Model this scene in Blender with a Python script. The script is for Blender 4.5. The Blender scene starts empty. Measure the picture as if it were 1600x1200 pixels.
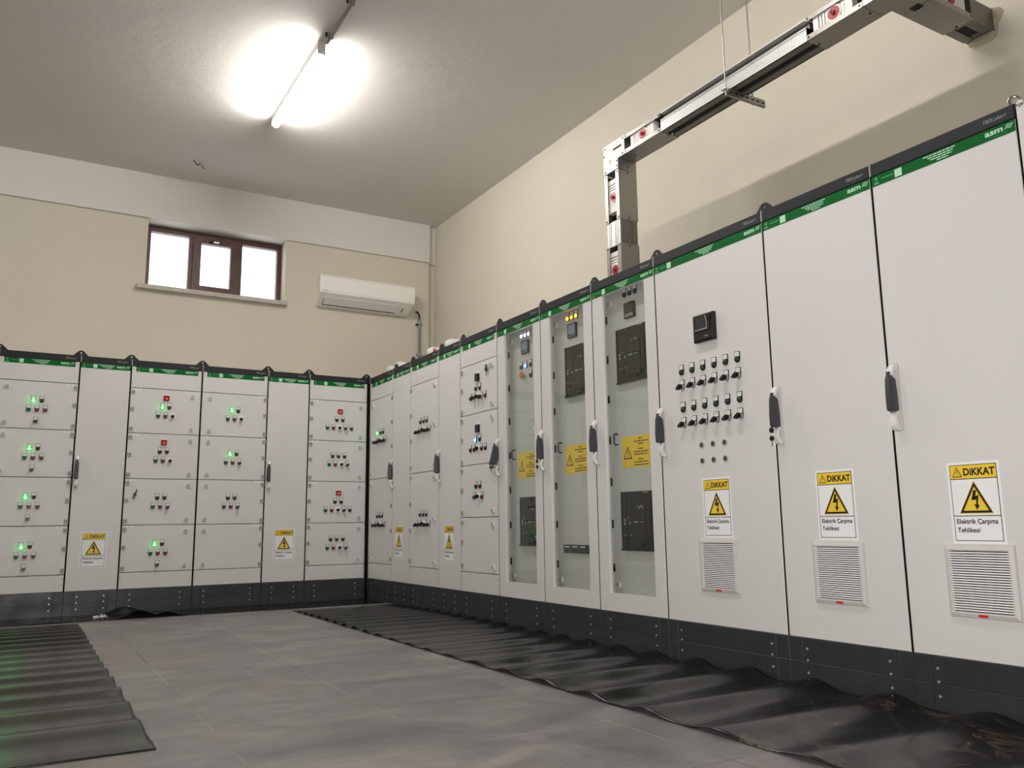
import bpy, bmesh, math, random
from mathutils import Vector, Matrix
random.seed(7)
sc = bpy.context.scene
COL = sc.collection

# ------------------------------------------------------------------ camera
cam_data = bpy.data.cameras.new('camera')
cam = bpy.data.objects.new('camera', cam_data)
COL.objects.link(cam)
F_PX, YAW, PITCH, ROLL = 1296.33, math.radians(30.6084), math.radians(9.5589), math.radians(-0.7386)
CAM = Vector((-2.99042, -7.90164, 0.70501))
cam_data.sensor_fit = 'HORIZONTAL'
cam_data.sensor_width = 36.0
cam_data.lens = 36.0 * F_PX / 1600.0
cam_data.clip_start = 0.02
cam_data.clip_end = 200
_f = Vector((math.sin(YAW)*math.cos(PITCH), math.cos(YAW)*math.cos(PITCH), math.sin(PITCH)))
_r = Vector((math.cos(YAW), -math.sin(YAW), 0))
_u = _r.cross(_f)
_rr = _r*math.cos(ROLL) + _u*math.sin(ROLL)
_uu = -_r*math.sin(ROLL) + _u*math.cos(ROLL)
M = Matrix((( _rr.x, _uu.x, -_f.x, CAM.x), (_rr.y, _uu.y, -_f.y, CAM.y), (_rr.z, _uu.z, -_f.z, CAM.z), (0, 0, 0, 1)))
cam.matrix_world = M
sc.camera = cam

# ------------------------------------------------------------------ view + world
sc.view_settings.view_transform = 'Standard'
sc.view_settings.look = 'None'
sc.view_settings.gamma = 1.0
sc.view_settings.use_curve_mapping = False
sc.view_settings.exposure = 0.0
world = bpy.data.worlds.new('sky')
sc.world = world
world.use_nodes = True
world.node_tree.nodes['Background'].inputs[0].default_value = (0.93, 0.97, 1.0, 1)
world.node_tree.nodes['Background'].inputs[1].default_value = 3.0
LAMP_STRENGTH = 168.0      # emission of the ceiling batten diffusers
LAMP_COLOR = (1.0, 0.972, 0.93)

# the phone's own flash, beside its lens, lit the near cabinets when the photo was taken
FLASH = 68.0
fd = bpy.data.lights.new('phone_flash', 'AREA'); fd.shape = 'DISK'; fd.size = 0.012; fd.energy = FLASH; fd.color = (1.0, .955, .95); fd.spread = math.radians(150)
fo = bpy.data.objects.new('phone_flash', fd); COL.objects.link(fo)
fo.location = CAM - _rr*0.018 + _uu*0.006
fo.rotation_euler = M.to_euler()
# room numbers
CEIL, XW, YW, YBEAM = 4.23, 1.10, 0.76, 0.73
H_TOP, H_BOT = 2.177, 0.200

# ------------------------------------------------------------------ materials
def s2l(c):
    return tuple((x/12.92 if x <= 0.04045 else ((x+0.055)/1.055)**2.4) for x in c)
MATS = {}
def mat(name, rgb, rough=0.5, metal=0.0, noise=0.0, nscale=8.0, bump=0.0, bscale=60.0, spec=0.5, coat=0.0, emit=None, estr=0.0, rnoise=0.0):
    if name in MATS: return MATS[name]
    m = bpy.data.materials.new(name); m.use_nodes = True
    nt = m.node_tree; b = nt.nodes['Principled BSDF']
    c = s2l(rgb)
    b.inputs['Base Color'].default_value = (*c, 1)
    b.inputs['Roughness'].default_value = rough
    b.inputs['Metallic'].default_value = metal
    b.inputs['Specular IOR Level'].default_value = spec
    b.inputs['Coat Weight'].default_value = coat
    tc = nt.nodes.new('ShaderNodeTexCoord')
    if noise > 0:
        n = nt.nodes.new('ShaderNodeTexNoise'); n.inputs['Scale'].default_value = nscale; n.inputs['Detail'].default_value = 6
        nt.links.new(tc.outputs['Object'], n.inputs['Vector'])
        r = nt.nodes.new('ShaderNodeValToRGB')
        r.color_ramp.elements[0].position = 0.3; r.color_ramp.elements[1].position = 0.7
        r.color_ramp.elements[0].color = (*[x*(1-noise) for x in c], 1)
        r.color_ramp.elements[1].color = (*[min(1, x*(1+noise)) for x in c], 1)
        nt.links.new(n.outputs['Fac'], r.inputs['Fac']); nt.links.new(r.outputs['Color'], b.inputs['Base Color'])
    if rnoise > 0:
        n = nt.nodes.new('ShaderNodeTexNoise'); n.inputs['Scale'].default_value = nscale*0.7; n.inputs['Detail'].default_value = 5
        nt.links.new(tc.outputs['Object'], n.inputs['Vector'])
        mr = nt.nodes.new('ShaderNodeMapRange'); mr.inputs['From Min'].default_value = 0.3; mr.inputs['From Max'].default_value = 0.7
        mr.inputs['To Min'].default_value = max(0, rough-rnoise); mr.inputs['To Max'].default_value = rough+rnoise
        nt.links.new(n.outputs['Fac'], mr.inputs['Value']); nt.links.new(mr.outputs['Result'], b.inputs['Roughness'])
    if bump > 0:
        n = nt.nodes.new('ShaderNodeTexNoise'); n.inputs['Scale'].default_value = bscale; n.inputs['Detail'].default_value = 4
        nt.links.new(tc.outputs['Object'], n.inputs['Vector'])
        bp = nt.nodes.new('ShaderNodeBump'); bp.inputs['Strength'].default_value = bump; bp.inputs['Distance'].default_value = 0.01
        nt.links.new(n.outputs['Fac'], bp.inputs['Height']); nt.links.new(bp.outputs['Normal'], b.inputs['Normal'])
    if emit:
        b.inputs['Emission Color'].default_value = (*emit, 1); b.inputs['Emission Strength'].default_value = estr
    MATS[name] = m
    return m

grey = mat('cabinet_grey', (.842, .836, .828), .42, noise=.012, nscale=3, bump=.03, bscale=300)
grey_in = mat('inner_panel_grey', (.78, .785, .77), .5, noise=.015, nscale=3)
seam_shade_black = mat('seam_shade_and_black_parts', (.06, .055, .055), .9, noise=.1, spec=.1)  # shade painted into door gaps; also the black corner filler and hinges
header = mat('header_anthracite', (.135, .140, .155), .5, spec=.3, noise=.03, nscale=10, bump=.03, bscale=250)
plinthm = mat('plinth_anthracite', (.185, .195, .205), .38, noise=.12, nscale=9, rnoise=.1)
green = mat('brand_green', (.0, .36, .13), .5, noise=.02, spec=.15)
palegreen = mat('print_pale_green', (.72, .88, .76), .5, noise=.02)
dimgreen = mat('print_dim_green', (.28, .58, .36), .5, noise=.02)
white = mat('white_plastic', (.90, .895, .885), .4, noise=.01)
label_w = mat('label_white', (.93, .93, .93), .5, noise=.01)
black = mat('black_plastic', (.07, .07, .075), .35, noise=.05)
darkgrip = mat('grip_anthracite', (.22, .23, .245), .4, noise=.04)
lightplastic = mat('light_grey_plastic', (.80, .79, .775), .45, noise=.01)
latch_m = mat('latch_grey', (.70, .69, .675), .4, noise=.02)
hinge_grey = mat('hinge_grey', (.62, .615, .60), .45, noise=.03)
chrome = mat('chrome', (.85, .84, .82), .22, 1.0, noise=.03)
steel = mat('zinc_steel', (.62, .62, .61), .38, .9, noise=.08, nscale=25)
screwm = mat('screw_zinc', (.86, .86, .85), .3, .7, noise=.02)
lens_green = mat('lens_green', (.03, .33, .21), .5, noise=.05)
lens_dkgreen = mat('lens_dark_green', (.05, .20, .13), .5, noise=.05)
lens_red = mat('lens_red', (.52, .12, .13), .5, noise=.05)
lens_dkred = mat('lens_dark_red', (.36, .09, .10), .5, noise=.05)
lens_amber = mat('lens_amber_unlit', (.24, .17, .09), .5, noise=.05)
lens_blue = mat('lens_blue_unlit', (.10, .20, .42), .5, noise=.05)
lens_dark = mat('lens_dark', (.10, .11, .12), .5, noise=.05)
lit_green = mat('lit_green', (.1, .9, .5), .3, emit=(.026, 1.0, .034), estr=22.0, noise=.01)
lit_blue = mat('lit_blue', (.1, .3, .9), .3, emit=(.12, .30, 1.0), estr=5.0, noise=.01)
lit_white = mat('lit_white', (.9, .9, .95), .3, emit=(.85, .88, 1.0), estr=4.0, noise=.01)
lit_amber = mat('lit_amber', (.95, .6, .1), .3, emit=(1.0, .46, .03), estr=3.2, noise=.01)
lit_red = mat('lit_red_digits', (.9, .2, .2), .3, emit=(1.0, .25, .25), estr=.8, noise=.01)
led_red_panel = mat('red_display', (.50, .07, .08), .25, emit=(.8, .03, .04), estr=.06, noise=.02)
orange_knob = mat('orange_knob', (.80, .42, .20), .35, noise=.05)
yellow = mat('warning_yellow', (.92, .79, .24), .45, noise=.02)
ink = mat('print_black', (.07, .065, .06), .5, noise=.05)
screen = mat('lcd_screen', (.43, .47, .56), .2, noise=.05, emit=(.3, .38, .55), estr=.10)
screen_off = mat('lcd_dark', (.20, .215, .22), .2, noise=.05)
breaker_m = mat('breaker_black', (.085, .09, .09), .35, noise=.08)
breaker_d = mat('breaker_charcoal', (.125, .13, .13), .45, noise=.08)
wood = mat('window_brown', (.30, .155, .115), .45, noise=.25, nscale=14)
marble = mat('sill_marble', (.70, .67, .63), .5, noise=.08, nscale=15)
alu = mat('busbar_aluminium', (.88, .88, .87), .4, .45, noise=.03, nscale=6)
alu_shaded = mat('busbar_casing_shaded', (.46, .455, .43), .45, .7, noise=.04, nscale=6)  # darker copy of the same aluminium, painting shade on underside and recesses
cover_m = mat('joint_cover_grey', (.60, .59, .57), .40, .85, noise=.03, nscale=6)
nutred = mat('joint_bolt_red', (.62, .14, .17), .35, noise=.08)
insul = mat('insulator_white', (.90, .88, .86), .4, noise=.02)
conduit_m = mat('conduit_grey', (.50, .49, .47), .5, noise=.05)
acw = mat('aircon_white', (.91, .90, .875), .35, noise=.01)
slot_shade_black = mat('dark_slot', (.035, .032, .03), .7, noise=.05)  # near-black for holes and screws; also shade painted between busbar ribs
redtag = mat('red_tag', (.75, .17, .17), .4, noise=.03)
housing = mat('lamp_housing', (.80, .79, .78), .5, noise=.02)
diffuser = mat('lamp_diffuser', (.95, .95, .95), .5, emit=LAMP_COLOR, estr=LAMP_STRENGTH, noise=.01)

diffuser_b = mat('lamp_diffuser_dimmer', (.95, .95, .95), .5, emit=LAMP_COLOR, estr=LAMP_STRENGTH*.72, noise=.01)  # weaker emission, fitted to the brightness of the room
def glass_mat(name, tint, rough=0.0, f0=.04):
    m = bpy.data.materials.new(name); m.use_nodes = True; nt = m.node_tree; nt.nodes.clear()
    out = nt.nodes.new('ShaderNodeOutputMaterial'); mix = nt.nodes.new('ShaderNodeMixShader')
    tr = nt.nodes.new('ShaderNodeBsdfTransparent'); gl = nt.nodes.new('ShaderNodeBsdfGlossy'); lw = nt.nodes.new('ShaderNodeLayerWeight')
    lw.inputs['Blend'].default_value = .5
    pw = nt.nodes.new('ShaderNodeMath'); pw.operation = 'POWER'; pw.inputs[1].default_value = 5
    ma = nt.nodes.new('ShaderNodeMath'); ma.operation = 'MULTIPLY_ADD'; ma.inputs[1].default_value = 1-f0; ma.inputs[2].default_value = f0
    nt.links.new(lw.outputs['Facing'], pw.inputs[0]); nt.links.new(pw.outputs[0], ma.inputs[0])
    tr.inputs['Color'].default_value = (*tint, 1); gl.inputs['Roughness'].default_value = rough
    gl.inputs['Color'].default_value = (1, 1, 1, 1)
    nt.links.new(ma.outputs[0], mix.inputs[0]); nt.links.new(tr.outputs[0], mix.inputs[1]); nt.links.new(gl.outputs[0], mix.inputs[2])
    nt.links.new(mix.outputs[0], out.inputs[0])
    MATS[name] = m
    return m
glass_door = glass_mat('cabinet_glass', (.955, .965, .955), 0.0, .028)
glass_win = glass_mat('window_glass', (.97, .98, .975), .0)

def node_mat(name):
    m = bpy.data.materials.new(name); m.use_nodes = True
    nt = m.node_tree
    return m, nt, nt.nodes['Principled BSDF'], nt.nodes.new('ShaderNodeTexCoord')
def noise(nt, vec, scale, detail=5, rough=.55, dist=0):
    n = nt.nodes.new('ShaderNodeTexNoise'); n.inputs['Scale'].default_value = scale
    n.inputs['Detail'].default_value = detail; n.inputs['Roughness'].default_value = rough; n.inputs['Distortion'].default_value = dist
    nt.links.new(vec, n.inputs['Vector']); return n
def ramp(nt, fac, stops):
    r = nt.nodes.new('ShaderNodeValToRGB'); e = r.color_ramp.elements
    e[0].position, e[0].color = stops[0][0], (*stops[0][1], 1)
    e[1].position, e[1].color = stops[-1][0], (*stops[-1][1], 1)
    for p, c in stops[1:-1]:
        x = e.new(p); x.color = (*c, 1)
    nt.links.new(fac, r.inputs['Fac']); return r
def mixc(nt, fac, a, b, mode='MIX'):
    m = nt.nodes.new('ShaderNodeMix'); m.data_type = 'RGBA'; m.blend_type = mode
    if isinstance(fac, (int, float)): m.inputs[0].default_value = fac
    else: nt.links.new(fac, m.inputs[0])
    for k, v in ((6, a), (7, b)):
        if isinstance(v, tuple): m.inputs[k].default_value = (*v, 1)
        else: nt.links.new(v, m.inputs[k])
    return m.outputs[2]
def bump(nt, b, height, strength, dist=.01):
    bp = nt.nodes.new('ShaderNodeBump'); bp.inputs['Strength'].default_value = strength; bp.inputs['Distance'].default_value = dist
    nt.links.new(height, bp.inputs['Height']); nt.links.new(bp.outputs['Normal'], b.inputs['Normal'])

def plaster(name, rgb, var=.03, bst=.25):
    m, nt, b, tc = node_mat(name)
    c = s2l(rgb)
    n = noise(nt, tc.outputs['Object'], 1.6, 7, .6)
    r = ramp(nt, n.outputs['Fac'], [(.3, tuple(x*(1-var) for x in c)), (.7, tuple(x*(1+var) for x in c))])
    n3 = noise(nt, tc.outputs['Object'], 9, 4, .5)
    r3 = ramp(nt, n3.outputs['Fac'], [(.60, (0, 0, 0)), (.78, (1, 1, 1))])
    cc = mixc(nt, r3.outputs['Color'], r.outputs['Color'], tuple(x*(1-var*1.5) for x in c))
    nt.links.new(cc, b.inputs['Base Color'])
    b.inputs['Roughness'].default_value = .75
    n2 = noise(nt, tc.outputs['Object'], 7, 5, .6)
    bump(nt, b, n2.outputs['Fac'], bst, .02)
    return m
wall_m = plaster('wall_cream', (.80, .772, .71), .025, .15)
ceil_m = plaster('ceiling_white', (.815, .80, .775), .015, .18)
beam_m = plaster('beam_white', (.83, .815, .79), .02)

# floor: raised-floor tiles of about 0.62 m
def floor_mat():
    m, nt, b, tc = node_mat('floor_tile_grey')
    mp = nt.nodes.new('ShaderNodeMapping'); nt.links.new(tc.outputs['Object'], mp.inputs['Vector'])
    mp.inputs['Location'].default_value = (1.10 + .62*20, 4.13 + .61*20, 0)
    br = nt.nodes.new('ShaderNodeTexBrick'); br.offset = 0; br.squash = 1
    br.inputs['Scale'].default_value = 1; br.inputs['Brick Width'].default_value = .62; br.inputs['Row Height'].default_value = .61
    br.inputs['Mortar Size'].default_value = .0028; br.inputs['Mortar Smooth'].default_value = .3
    br.inputs['Color1'].default_value = (.95, .95, .95, 1); br.inputs['Color2'].default_value = (1.08, 1.06, 1.06, 1)
    nt.links.new(mp.outputs['Vector'], br.inputs['Vector'])
    st = nt.nodes.new('ShaderNodeMapping'); st.inputs['Scale'].default_value = (1, 1.8, 1); st.inputs['Rotation'].default_value = (0, 0, .5)
    nt.links.new(tc.outputs['Object'], st.inputs['Vector'])
    n1 = noise(nt, st.outputs['Vector'], 1.7, 8, .65, .8)
    r1 = ramp(nt, n1.outputs['Fac'], [(.30, s2l((.36, .352, .355))), (.5, s2l((.46, .448, .45))), (.70, s2l((.565, .548, .545)))])
    n2 = noise(nt, st.outputs['Vector'], 14, 8, .75, 1.2)
    r2 = ramp(nt, n2.outputs['Fac'], [(.56, (0, 0, 0)), (.76, (1, 1, 1))])
    c = mixc(nt, r2.outputs['Color'], r1.outputs['Color'], s2l((.58, .55, .53)))
    n4 = noise(nt, tc.outputs['Object'], 1.1, 4, .5)
    r4 = ramp(nt, n4.outputs['Fac'], [(.57, (0, 0, 0)), (.66, (.6, .6, .6))])
    c = mixc(nt, r4.outputs['Color'], c, s2l((.54, .49, .44)))
    c = mixc(nt, 1.0, c, br.outputs['Color'], 'MULTIPLY')
    # joints: dusty where swept full, dark where open
    n3 = noise(nt, tc.outputs['Object'], 1.9, 3, .5)
    jc = ramp(nt, n3.outputs['Fac'], [(.38, s2l((.20, .195, .195))), (.46, s2l((.45, .435, .43))), (.60, s2l((.66, .62, .60)))])
    c = mixc(nt, br.outputs['Fac'], c, jc.outputs['Color'])
    # small plaster specks
    n5 = noise(nt, tc.outputs['Object'], 30, 2, .5)
    r5 = ramp(nt, n5.outputs['Fac'], [(.765, (0, 0, 0)), (.79, (.7, .7, .7))])
    c = mixc(nt, r5.outputs['Color'], c, s2l((.80, .77, .73)))
    nt.links.new(c, b.inputs['Base Color'])
    rr = nt.nodes.new('ShaderNodeMapRange'); rr.inputs['To Min'].default_value = .33; rr.inputs['To Max'].default_value = .52
    nt.links.new(n2.outputs['Fac'], rr.inputs['Value']); nt.links.new(rr.outputs['Result'], b.inputs['Roughness'])
    b.inputs['Specular IOR Level'].default_value = .45
    iv = nt.nodes.new('ShaderNodeMath'); iv.operation = 'SUBTRACT'; iv.inputs[0].default_value = 1
    nt.links.new(br.outputs['Fac'], iv.inputs[1])
    bump(nt, b, iv.outputs[0], .5, .003)
    return m
floor_m = floor_mat()

def rubber_mat(name, dirt):
    m, nt, b, tc = node_mat(name)
    n1 = noise(nt, tc.outputs['Object'], 2.2, 7, .65, .6)
    r1 = ramp(nt, n1.outputs['Fac'], [(.3, s2l((.045, .045, .044))), (.75, s2l((.095, .094, .091)))])
    c = r1.outputs['Color']
    n2 = noise(nt, tc.outputs['Object'], 5.5, 9, .75, 1.5)
    r2 = ramp(nt, n2.outputs['Fac'], [(.53, (0, 0, 0)), (.66, (.85, .85, .85))])
    if dirt:   # dust and brown smears lie only on the end near the last cabinets
        sp = nt.nodes.new('ShaderNodeSeparateXYZ'); nt.links.new(tc.outputs['Object'], sp.inputs[0])
        mr = nt.nodes.new('ShaderNodeMapRange'); mr.inputs['From Min'].default_value = -5.45; mr.inputs['From Max'].default_value = -5.95
        nt.links.new(sp.outputs['Y'], mr.inputs['Value'])
        mu = nt.nodes.new('ShaderNodeMath'); mu.operation = 'MULTIPLY'
        nt.links.new(mr.outputs['Result'], mu.inputs[0]); nt.links.new(r2.outputs['Color'], mu.inputs[1])
        c = mixc(nt, mu.outputs[0], c, s2l((.42, .35, .28)))
    n3 = noise(nt, tc.outputs['Object'], 60, 3, .6)
    r3 = ramp(nt, n3.outputs['Fac'], [(.72, (0, 0, 0)), (.8, (.4, .4, .4))])
    c = mixc(nt, r3.outputs['Color'], c, s2l((.42, .40, .38)))
    nt.links.new(c, b.inputs['Base Color'])
    rr = nt.nodes.new('ShaderNodeMapRange'); rr.inputs['To Min'].default_value = .14; rr.inputs['To Max'].default_value = .28
    nt.links.new(n1.outputs['Fac'], rr.inputs['Value']); nt.links.new(rr.outputs['Result'], b.inputs['Roughness'])
    b.inputs['Specular IOR Level'].default_value = .25
    return m
rubber = rubber_mat('rubber_black', False)
rubber_dusty = rubber_mat('rubber_black_dusty', True)

# ------------------------------------------------------------------ mesh builder
_text_cache = {}
def text_geo(s, bold=0.0, shear=0.0):
    key = (s, bold, shear)
    if key in _text_cache: return _text_cache[key]
    cu = bpy.data.curves.new('glyphs', 'FONT'); cu.body = s; cu.size = 1; cu.offset = bold; cu.shear = shear
    cu.resolution_u = 3
    ob = bpy.data.objects.new('glyphs', cu); COL.objects.link(ob)
    dg = bpy.context.evaluated_depsgraph_get(); me = ob.evaluated_get(dg).to_mesh()
    vs = [tuple(v.co) for v in me.vertices]; fs = [tuple(p.vertices) for p in me.polygons]
    ob.evaluated_get(dg).to_mesh_clear(); bpy.data.objects.remove(ob); bpy.data.curves.remove(cu)
    x0 = min(v[0] for v in vs); x1 = max(v[0] for v in vs); y0 = min(v[1] for v in vs); y1 = max(v[1] for v in vs)
    _text_cache[key] = (vs, fs, x0, x1, y0, y1)
    return _text_cache[key]

class MB:
    def __init__(s): s.v = []; s.f = []; s.m = []; s.mats = []; s.smooth = []
    def mi(s, m):
        if m not in s.mats: s.mats.append(m)
        return s.mats.index(m)
    def add(s, vs, fs, m, smooth=False):
        o = len(s.v); s.v += [tuple(v) for v in vs]; k = s.mi(m)
        for f in fs: s.f.append(tuple(i+o for i in f)); s.m.append(k); s.smooth.append(smooth)
        return s
    def box(s, x0, x1, y0, y1, z0, z1, m, front=None):
        vs = [(x0,y0,z0),(x1,y0,z0),(x1,y1,z0),(x0,y1,z0),(x0,y0,z1),(x1,y0,z1),(x1,y1,z1),(x0,y1,z1)]
        s.add(vs, [(3,2,1,0),(4,5,6,7),(1,2,6,5),(2,3,7,6),(3,0,4,7)], m)
        s.add(vs, [(0,1,5,4)], front or m)
        return s
    def cbox(s, x0, x1, y0, y1, z0, z1, m, c=.002):
        """box whose front (low y) edges are chamfered"""
        vs = [(x0,y0+c,z0),(x1,y0+c,z0),(x1,y0+c,z1),(x0,y0+c,z1),(x0+c,y0,z0+c),(x1-c,y0,z0+c),(x1-c,y0,z1-c),(x0+c,y0,z1-c),
              (x0,y1,z0),(x1,y1,z0),(x1,y1,z1),(x0,y1,z1)]
        s.add(vs, [(4,5,6,7),(0,1,5,4),(1,2,6,5),(2,3,7,6),(3,0,4,7),(1,0,8,9),(2,1,9,10),(3,2,10,11),(0,3,11,8),(9,8,11,10)], m)
        return s
    def prism(s, pts, a0, a1, m, axis='y', smooth=False):
        """pts 2D polygon (counter-clockwise), extruded along axis from a0 to a1"""
        n = len(pts)
        def mk(p, a):
            return {'y': (p[0], a, p[1]), 'x': (a, p[0], p[1]), 'z': (p[0], p[1], a)}[axis]
        vs = [mk(p, a0) for p in pts] + [mk(p, a1) for p in pts]
        fs = [tuple(range(n)), tuple(reversed(range(n, 2*n)))]
        s.add(vs, fs, m)
        s.add(vs, [(i, i+n, (i+1) % n + n, (i+1) % n) for i in range(n)], m, smooth)
        return s
    def cyl(s, p0, p1, r0, m, r1=None, n=14, smooth=True, caps=True, capm=None):
        p0 = Vector(p0); p1 = Vector(p1); d = (p1-p0).normalized(); r1 = r0 if r1 is None else r1
        a = d.orthogonal().normalized(); b = d.cross(a)
        vs = []
        for p, r in ((p0, r0), (p1, r1)):
            for i in range(n):
                t = 2*math.pi*i/n; vs.append(p + a*r*math.cos(t) + b*r*math.sin(t))
        s.add(vs, [(i, (i+1) % n, (i+1) % n+n, i+n) for i in range(n)], m, smooth)
        if caps: s.add(vs, [tuple(reversed(range(n))), tuple(range(n, 2*n))], capm or m)
        return s
    def tube(s, pts, r, m, n=8):
        pts = [Vector(p) for p in pts]; rings = []
        prev = None
        for i, p in enumerate(pts):
            d = (pts[min(i+1, len(pts)-1)] - pts[max(i-1, 0)]).normalized()
            a = d.orthogonal().normalized() if prev is None else (prev - d*prev.dot(d)).normalized()
            prev = a; b = d.cross(a)
            rings.append([p + a*r*math.cos(2*math.pi*k/n) + b*r*math.sin(2*math.pi*k/n) for k in range(n)])
        vs = [v for rg in rings for v in rg]
        fs = [(i*n+k, i*n+(k+1) % n, (i+1)*n+(k+1) % n, (i+1)*n+k) for i in range(len(pts)-1) for k in range(n)]
        s.add(vs, fs, m, True)
        s.add(vs, [tuple(reversed(range(n))), tuple(range(len(vs)-n, len(vs)))], m)
        return s
    def dome(s, c, r, h, m, n=16):
        """lens facing -y"""
        vs = []; R = 3
        for j in range(R+1):
            t = math.pi/2*j/R
            for i in range(n):
                a = 2*math.pi*i/n
                vs.append((c[0]+r*math.cos(t)*math.cos(a) if j < R else c[0], c[1]-h*math.sin(t), c[2]+(r*math.cos(t)*math.sin(a) if j < R else 0)))
        fs = [(j*n+i, j*n+(i+1) % n, (j+1)*n+(i+1) % n, (j+1)*n+i) for j in range(R-1) for i in range(n)]
        fs += [((R-1)*n+i, (R-1)*n+(i+1) % n, R*n) for i in range(n)]
        s.add(vs, fs, m, True); return s
    def rrect(s, x0, x1, z0, z1, y0, y1, r, m, n=4):
        pts = []
        for cx, cz, a0 in ((x1-r, z0+r, -90), (x1-r, z1-r, 0), (x0+r, z1-r, 90), (x0+r, z0+r, 180)):
            for k in range(n+1):
                a = math.radians(a0 + 90*k/n); pts.append((cx+r*math.cos(a), cz+r*math.sin(a)))
        return s.prism(pts, y0, y1, m)
    def text(s, string, x, z, w, h, y, m, bold=0.0, shear=0.0, align='l'):
        """flat lettering facing -y, box (w,h) with lower-left x,z; w None keeps proportions"""
        vs, fs, x0, x1, y0, y1 = text_geo(string, bold, shear)
        sz = h/(y1-y0); sx = sz if w is None else w/(x1-x0)
        if align == 'c': x = x - sx*(x1-x0)/2
        if align == 'r': x = x - sx*(x1-x0)
        s.add([(x+(v[0]-x0)*sx, y, z+(v[1]-y0)*sz) for v in vs], fs, m); return s
    def quad(s, x0, x1, z0, z1, y, m):
        s.add([(x0,y,z0),(x1,y,z0),(x1,y,z1),(x0,y,z1)], [(0,1,2,3)], m); return s
    def poly(s, pts, y, m):
        s.add([(p[0], y, p[1]) for p in pts], [tuple(range(len(pts)))], m); return s
    def mesh(s, name):
        me = bpy.data.meshes.new(name); me.from_pydata(s.v, [], s.f)
        for m in s.mats: me.materials.append(m)
        for i, p in enumerate(me.polygons): p.material_index = s.m[i]; p.use_smooth = s.smooth[i]
        me.update(); return me
    def build(s, name, parent=None, loc=(0, 0, 0), rotz=0.0, **props):
        return place(name, s.mesh(name), parent, loc, rotz, **props)

def place(name, me, parent=None, loc=(0, 0, 0), rotz=0.0, **props):
    o = bpy.data.objects.new(name, me); COL.objects.link(o)
    o.location = loc; o.rotation_euler = (0, 0, rotz)
    if parent is not None: o.parent = parent
    for k, v in props.items():
        if v: o[k] = v
    return o
def thing(name, label, category, loc=(0, 0, 0), rotz=0.0, group=None):
    return place(name, None, None, loc, rotz, label=label, category=category, group=group)

# ------------------------------------------------------------------ the setting
YF, XL = -11.0, -7.6     # walls behind and left of the camera
def struct(name, mb): return mb.build(name, kind='structure')
struct('floor', MB().box(XL-.2, XW+.2, YF-.2, 1.3, -.12, 0, floor_m))
struct('ceiling', MB().box(XL-.2, XW+.2, YF-.2, 1.3, CEIL, CEIL+.15, ceil_m))
struct('wall_right', MB().box(XW, XW+.2, YF-.2, 1.3, 0, CEIL, wall_m))
struct('wall_left', MB().box(XL-.2, XL, YF-.2, 1.3, 0, CEIL, wall_m))
struct('wall_front', MB().box(XL, XW, YF-.2, YF, 0, CEIL, wall_m))
WX0, WX1, WZ0, BEAMZ = -2.072, -.690, 3.080, 3.772
XC = 1.005
wb = MB()
wb.box(XL, WX0, YW, 1.05, 0, BEAMZ, wall_m); wb.box(WX1, XC, YW, 1.05, 0, BEAMZ, wall_m)
wb.box(WX0, WX1, YW, 1.05, 0, WZ0, wall_m)
wb.box(XC, XW, YW+.06, 1.05, 0, BEAMZ, wall_m)
struct('wall_back', wb)
bm_ = MB(); bm_.box(XL, XC, YBEAM, 1.05, BEAMZ, CEIL, beam_m); bm_.box(XC, XW, YBEAM+.06, 1.05, BEAMZ, CEIL, beam_m)
struct('trim_1', bm_)
# window
wf = MB(); y0, y1 = .93, 1.0
X = [WX0, -2.023, -1.653, -1.114, -.750, WX1]; Zb, Zt = 3.082, 3.755
def rect_frame(mb, x0, x1, z0, z1, t, y0, y1, m, tb=None):
    tb = tb or t
    mb.box(x0, x0+t, y0, y1, z0, z1, m); mb.box(x1-t, x1, y0, y1, z0, z1, m)
    mb.box(x0+t, x1-t, y0, y1, z0, z0+tb, m); mb.box(x0+t, x1-t, y0, y1, z1-tb, z1, m)
rect_frame(wf, WX0, WX1, Zb, Zt, .05, y0, y1, wood, .052)
wf.box(-1.653, -1.615, y0, y1, Zb+.05, Zt-.05, wood); wf.box(-1.155, -1.114, y0, y1, Zb+.05, Zt-.05, wood)
wf.box(WX0, WX1, 1.0, 1.04, Zt, BEAMZ, wall_m)
win = wf.build('window_1', kind='structure')
sash = MB(); rect_frame(sash, -1.615, -1.155, Zb+.045, Zt-.045, .08, y0-.02, y0+.045, wood, .062)
sash.box(-1.46, -1.34, y0-.035, y0-.02, Zt-.105, Zt-.075, slot_shade_black); sash.box(-1.42, -1.36, y0-.05, y0-.035, Zt-.098, Zt-.082, chrome)
sash.build('window_sash', win)
for a, b in ((WX0+.04, -1.64), (-1.54, -1.23), (-1.13, WX1-.04)):
    MB().box(a, b, .962, .968, Zb+.04, Zt-.04, glass_win).build('window_pane', win)
MB().box(-2.15, -.672, YW-.06, YW, 3.035, 3.078, marble).box(WX0, WX1, YW, y0, 3.058, 3.0815, marble).build('window_sill', win)

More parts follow.
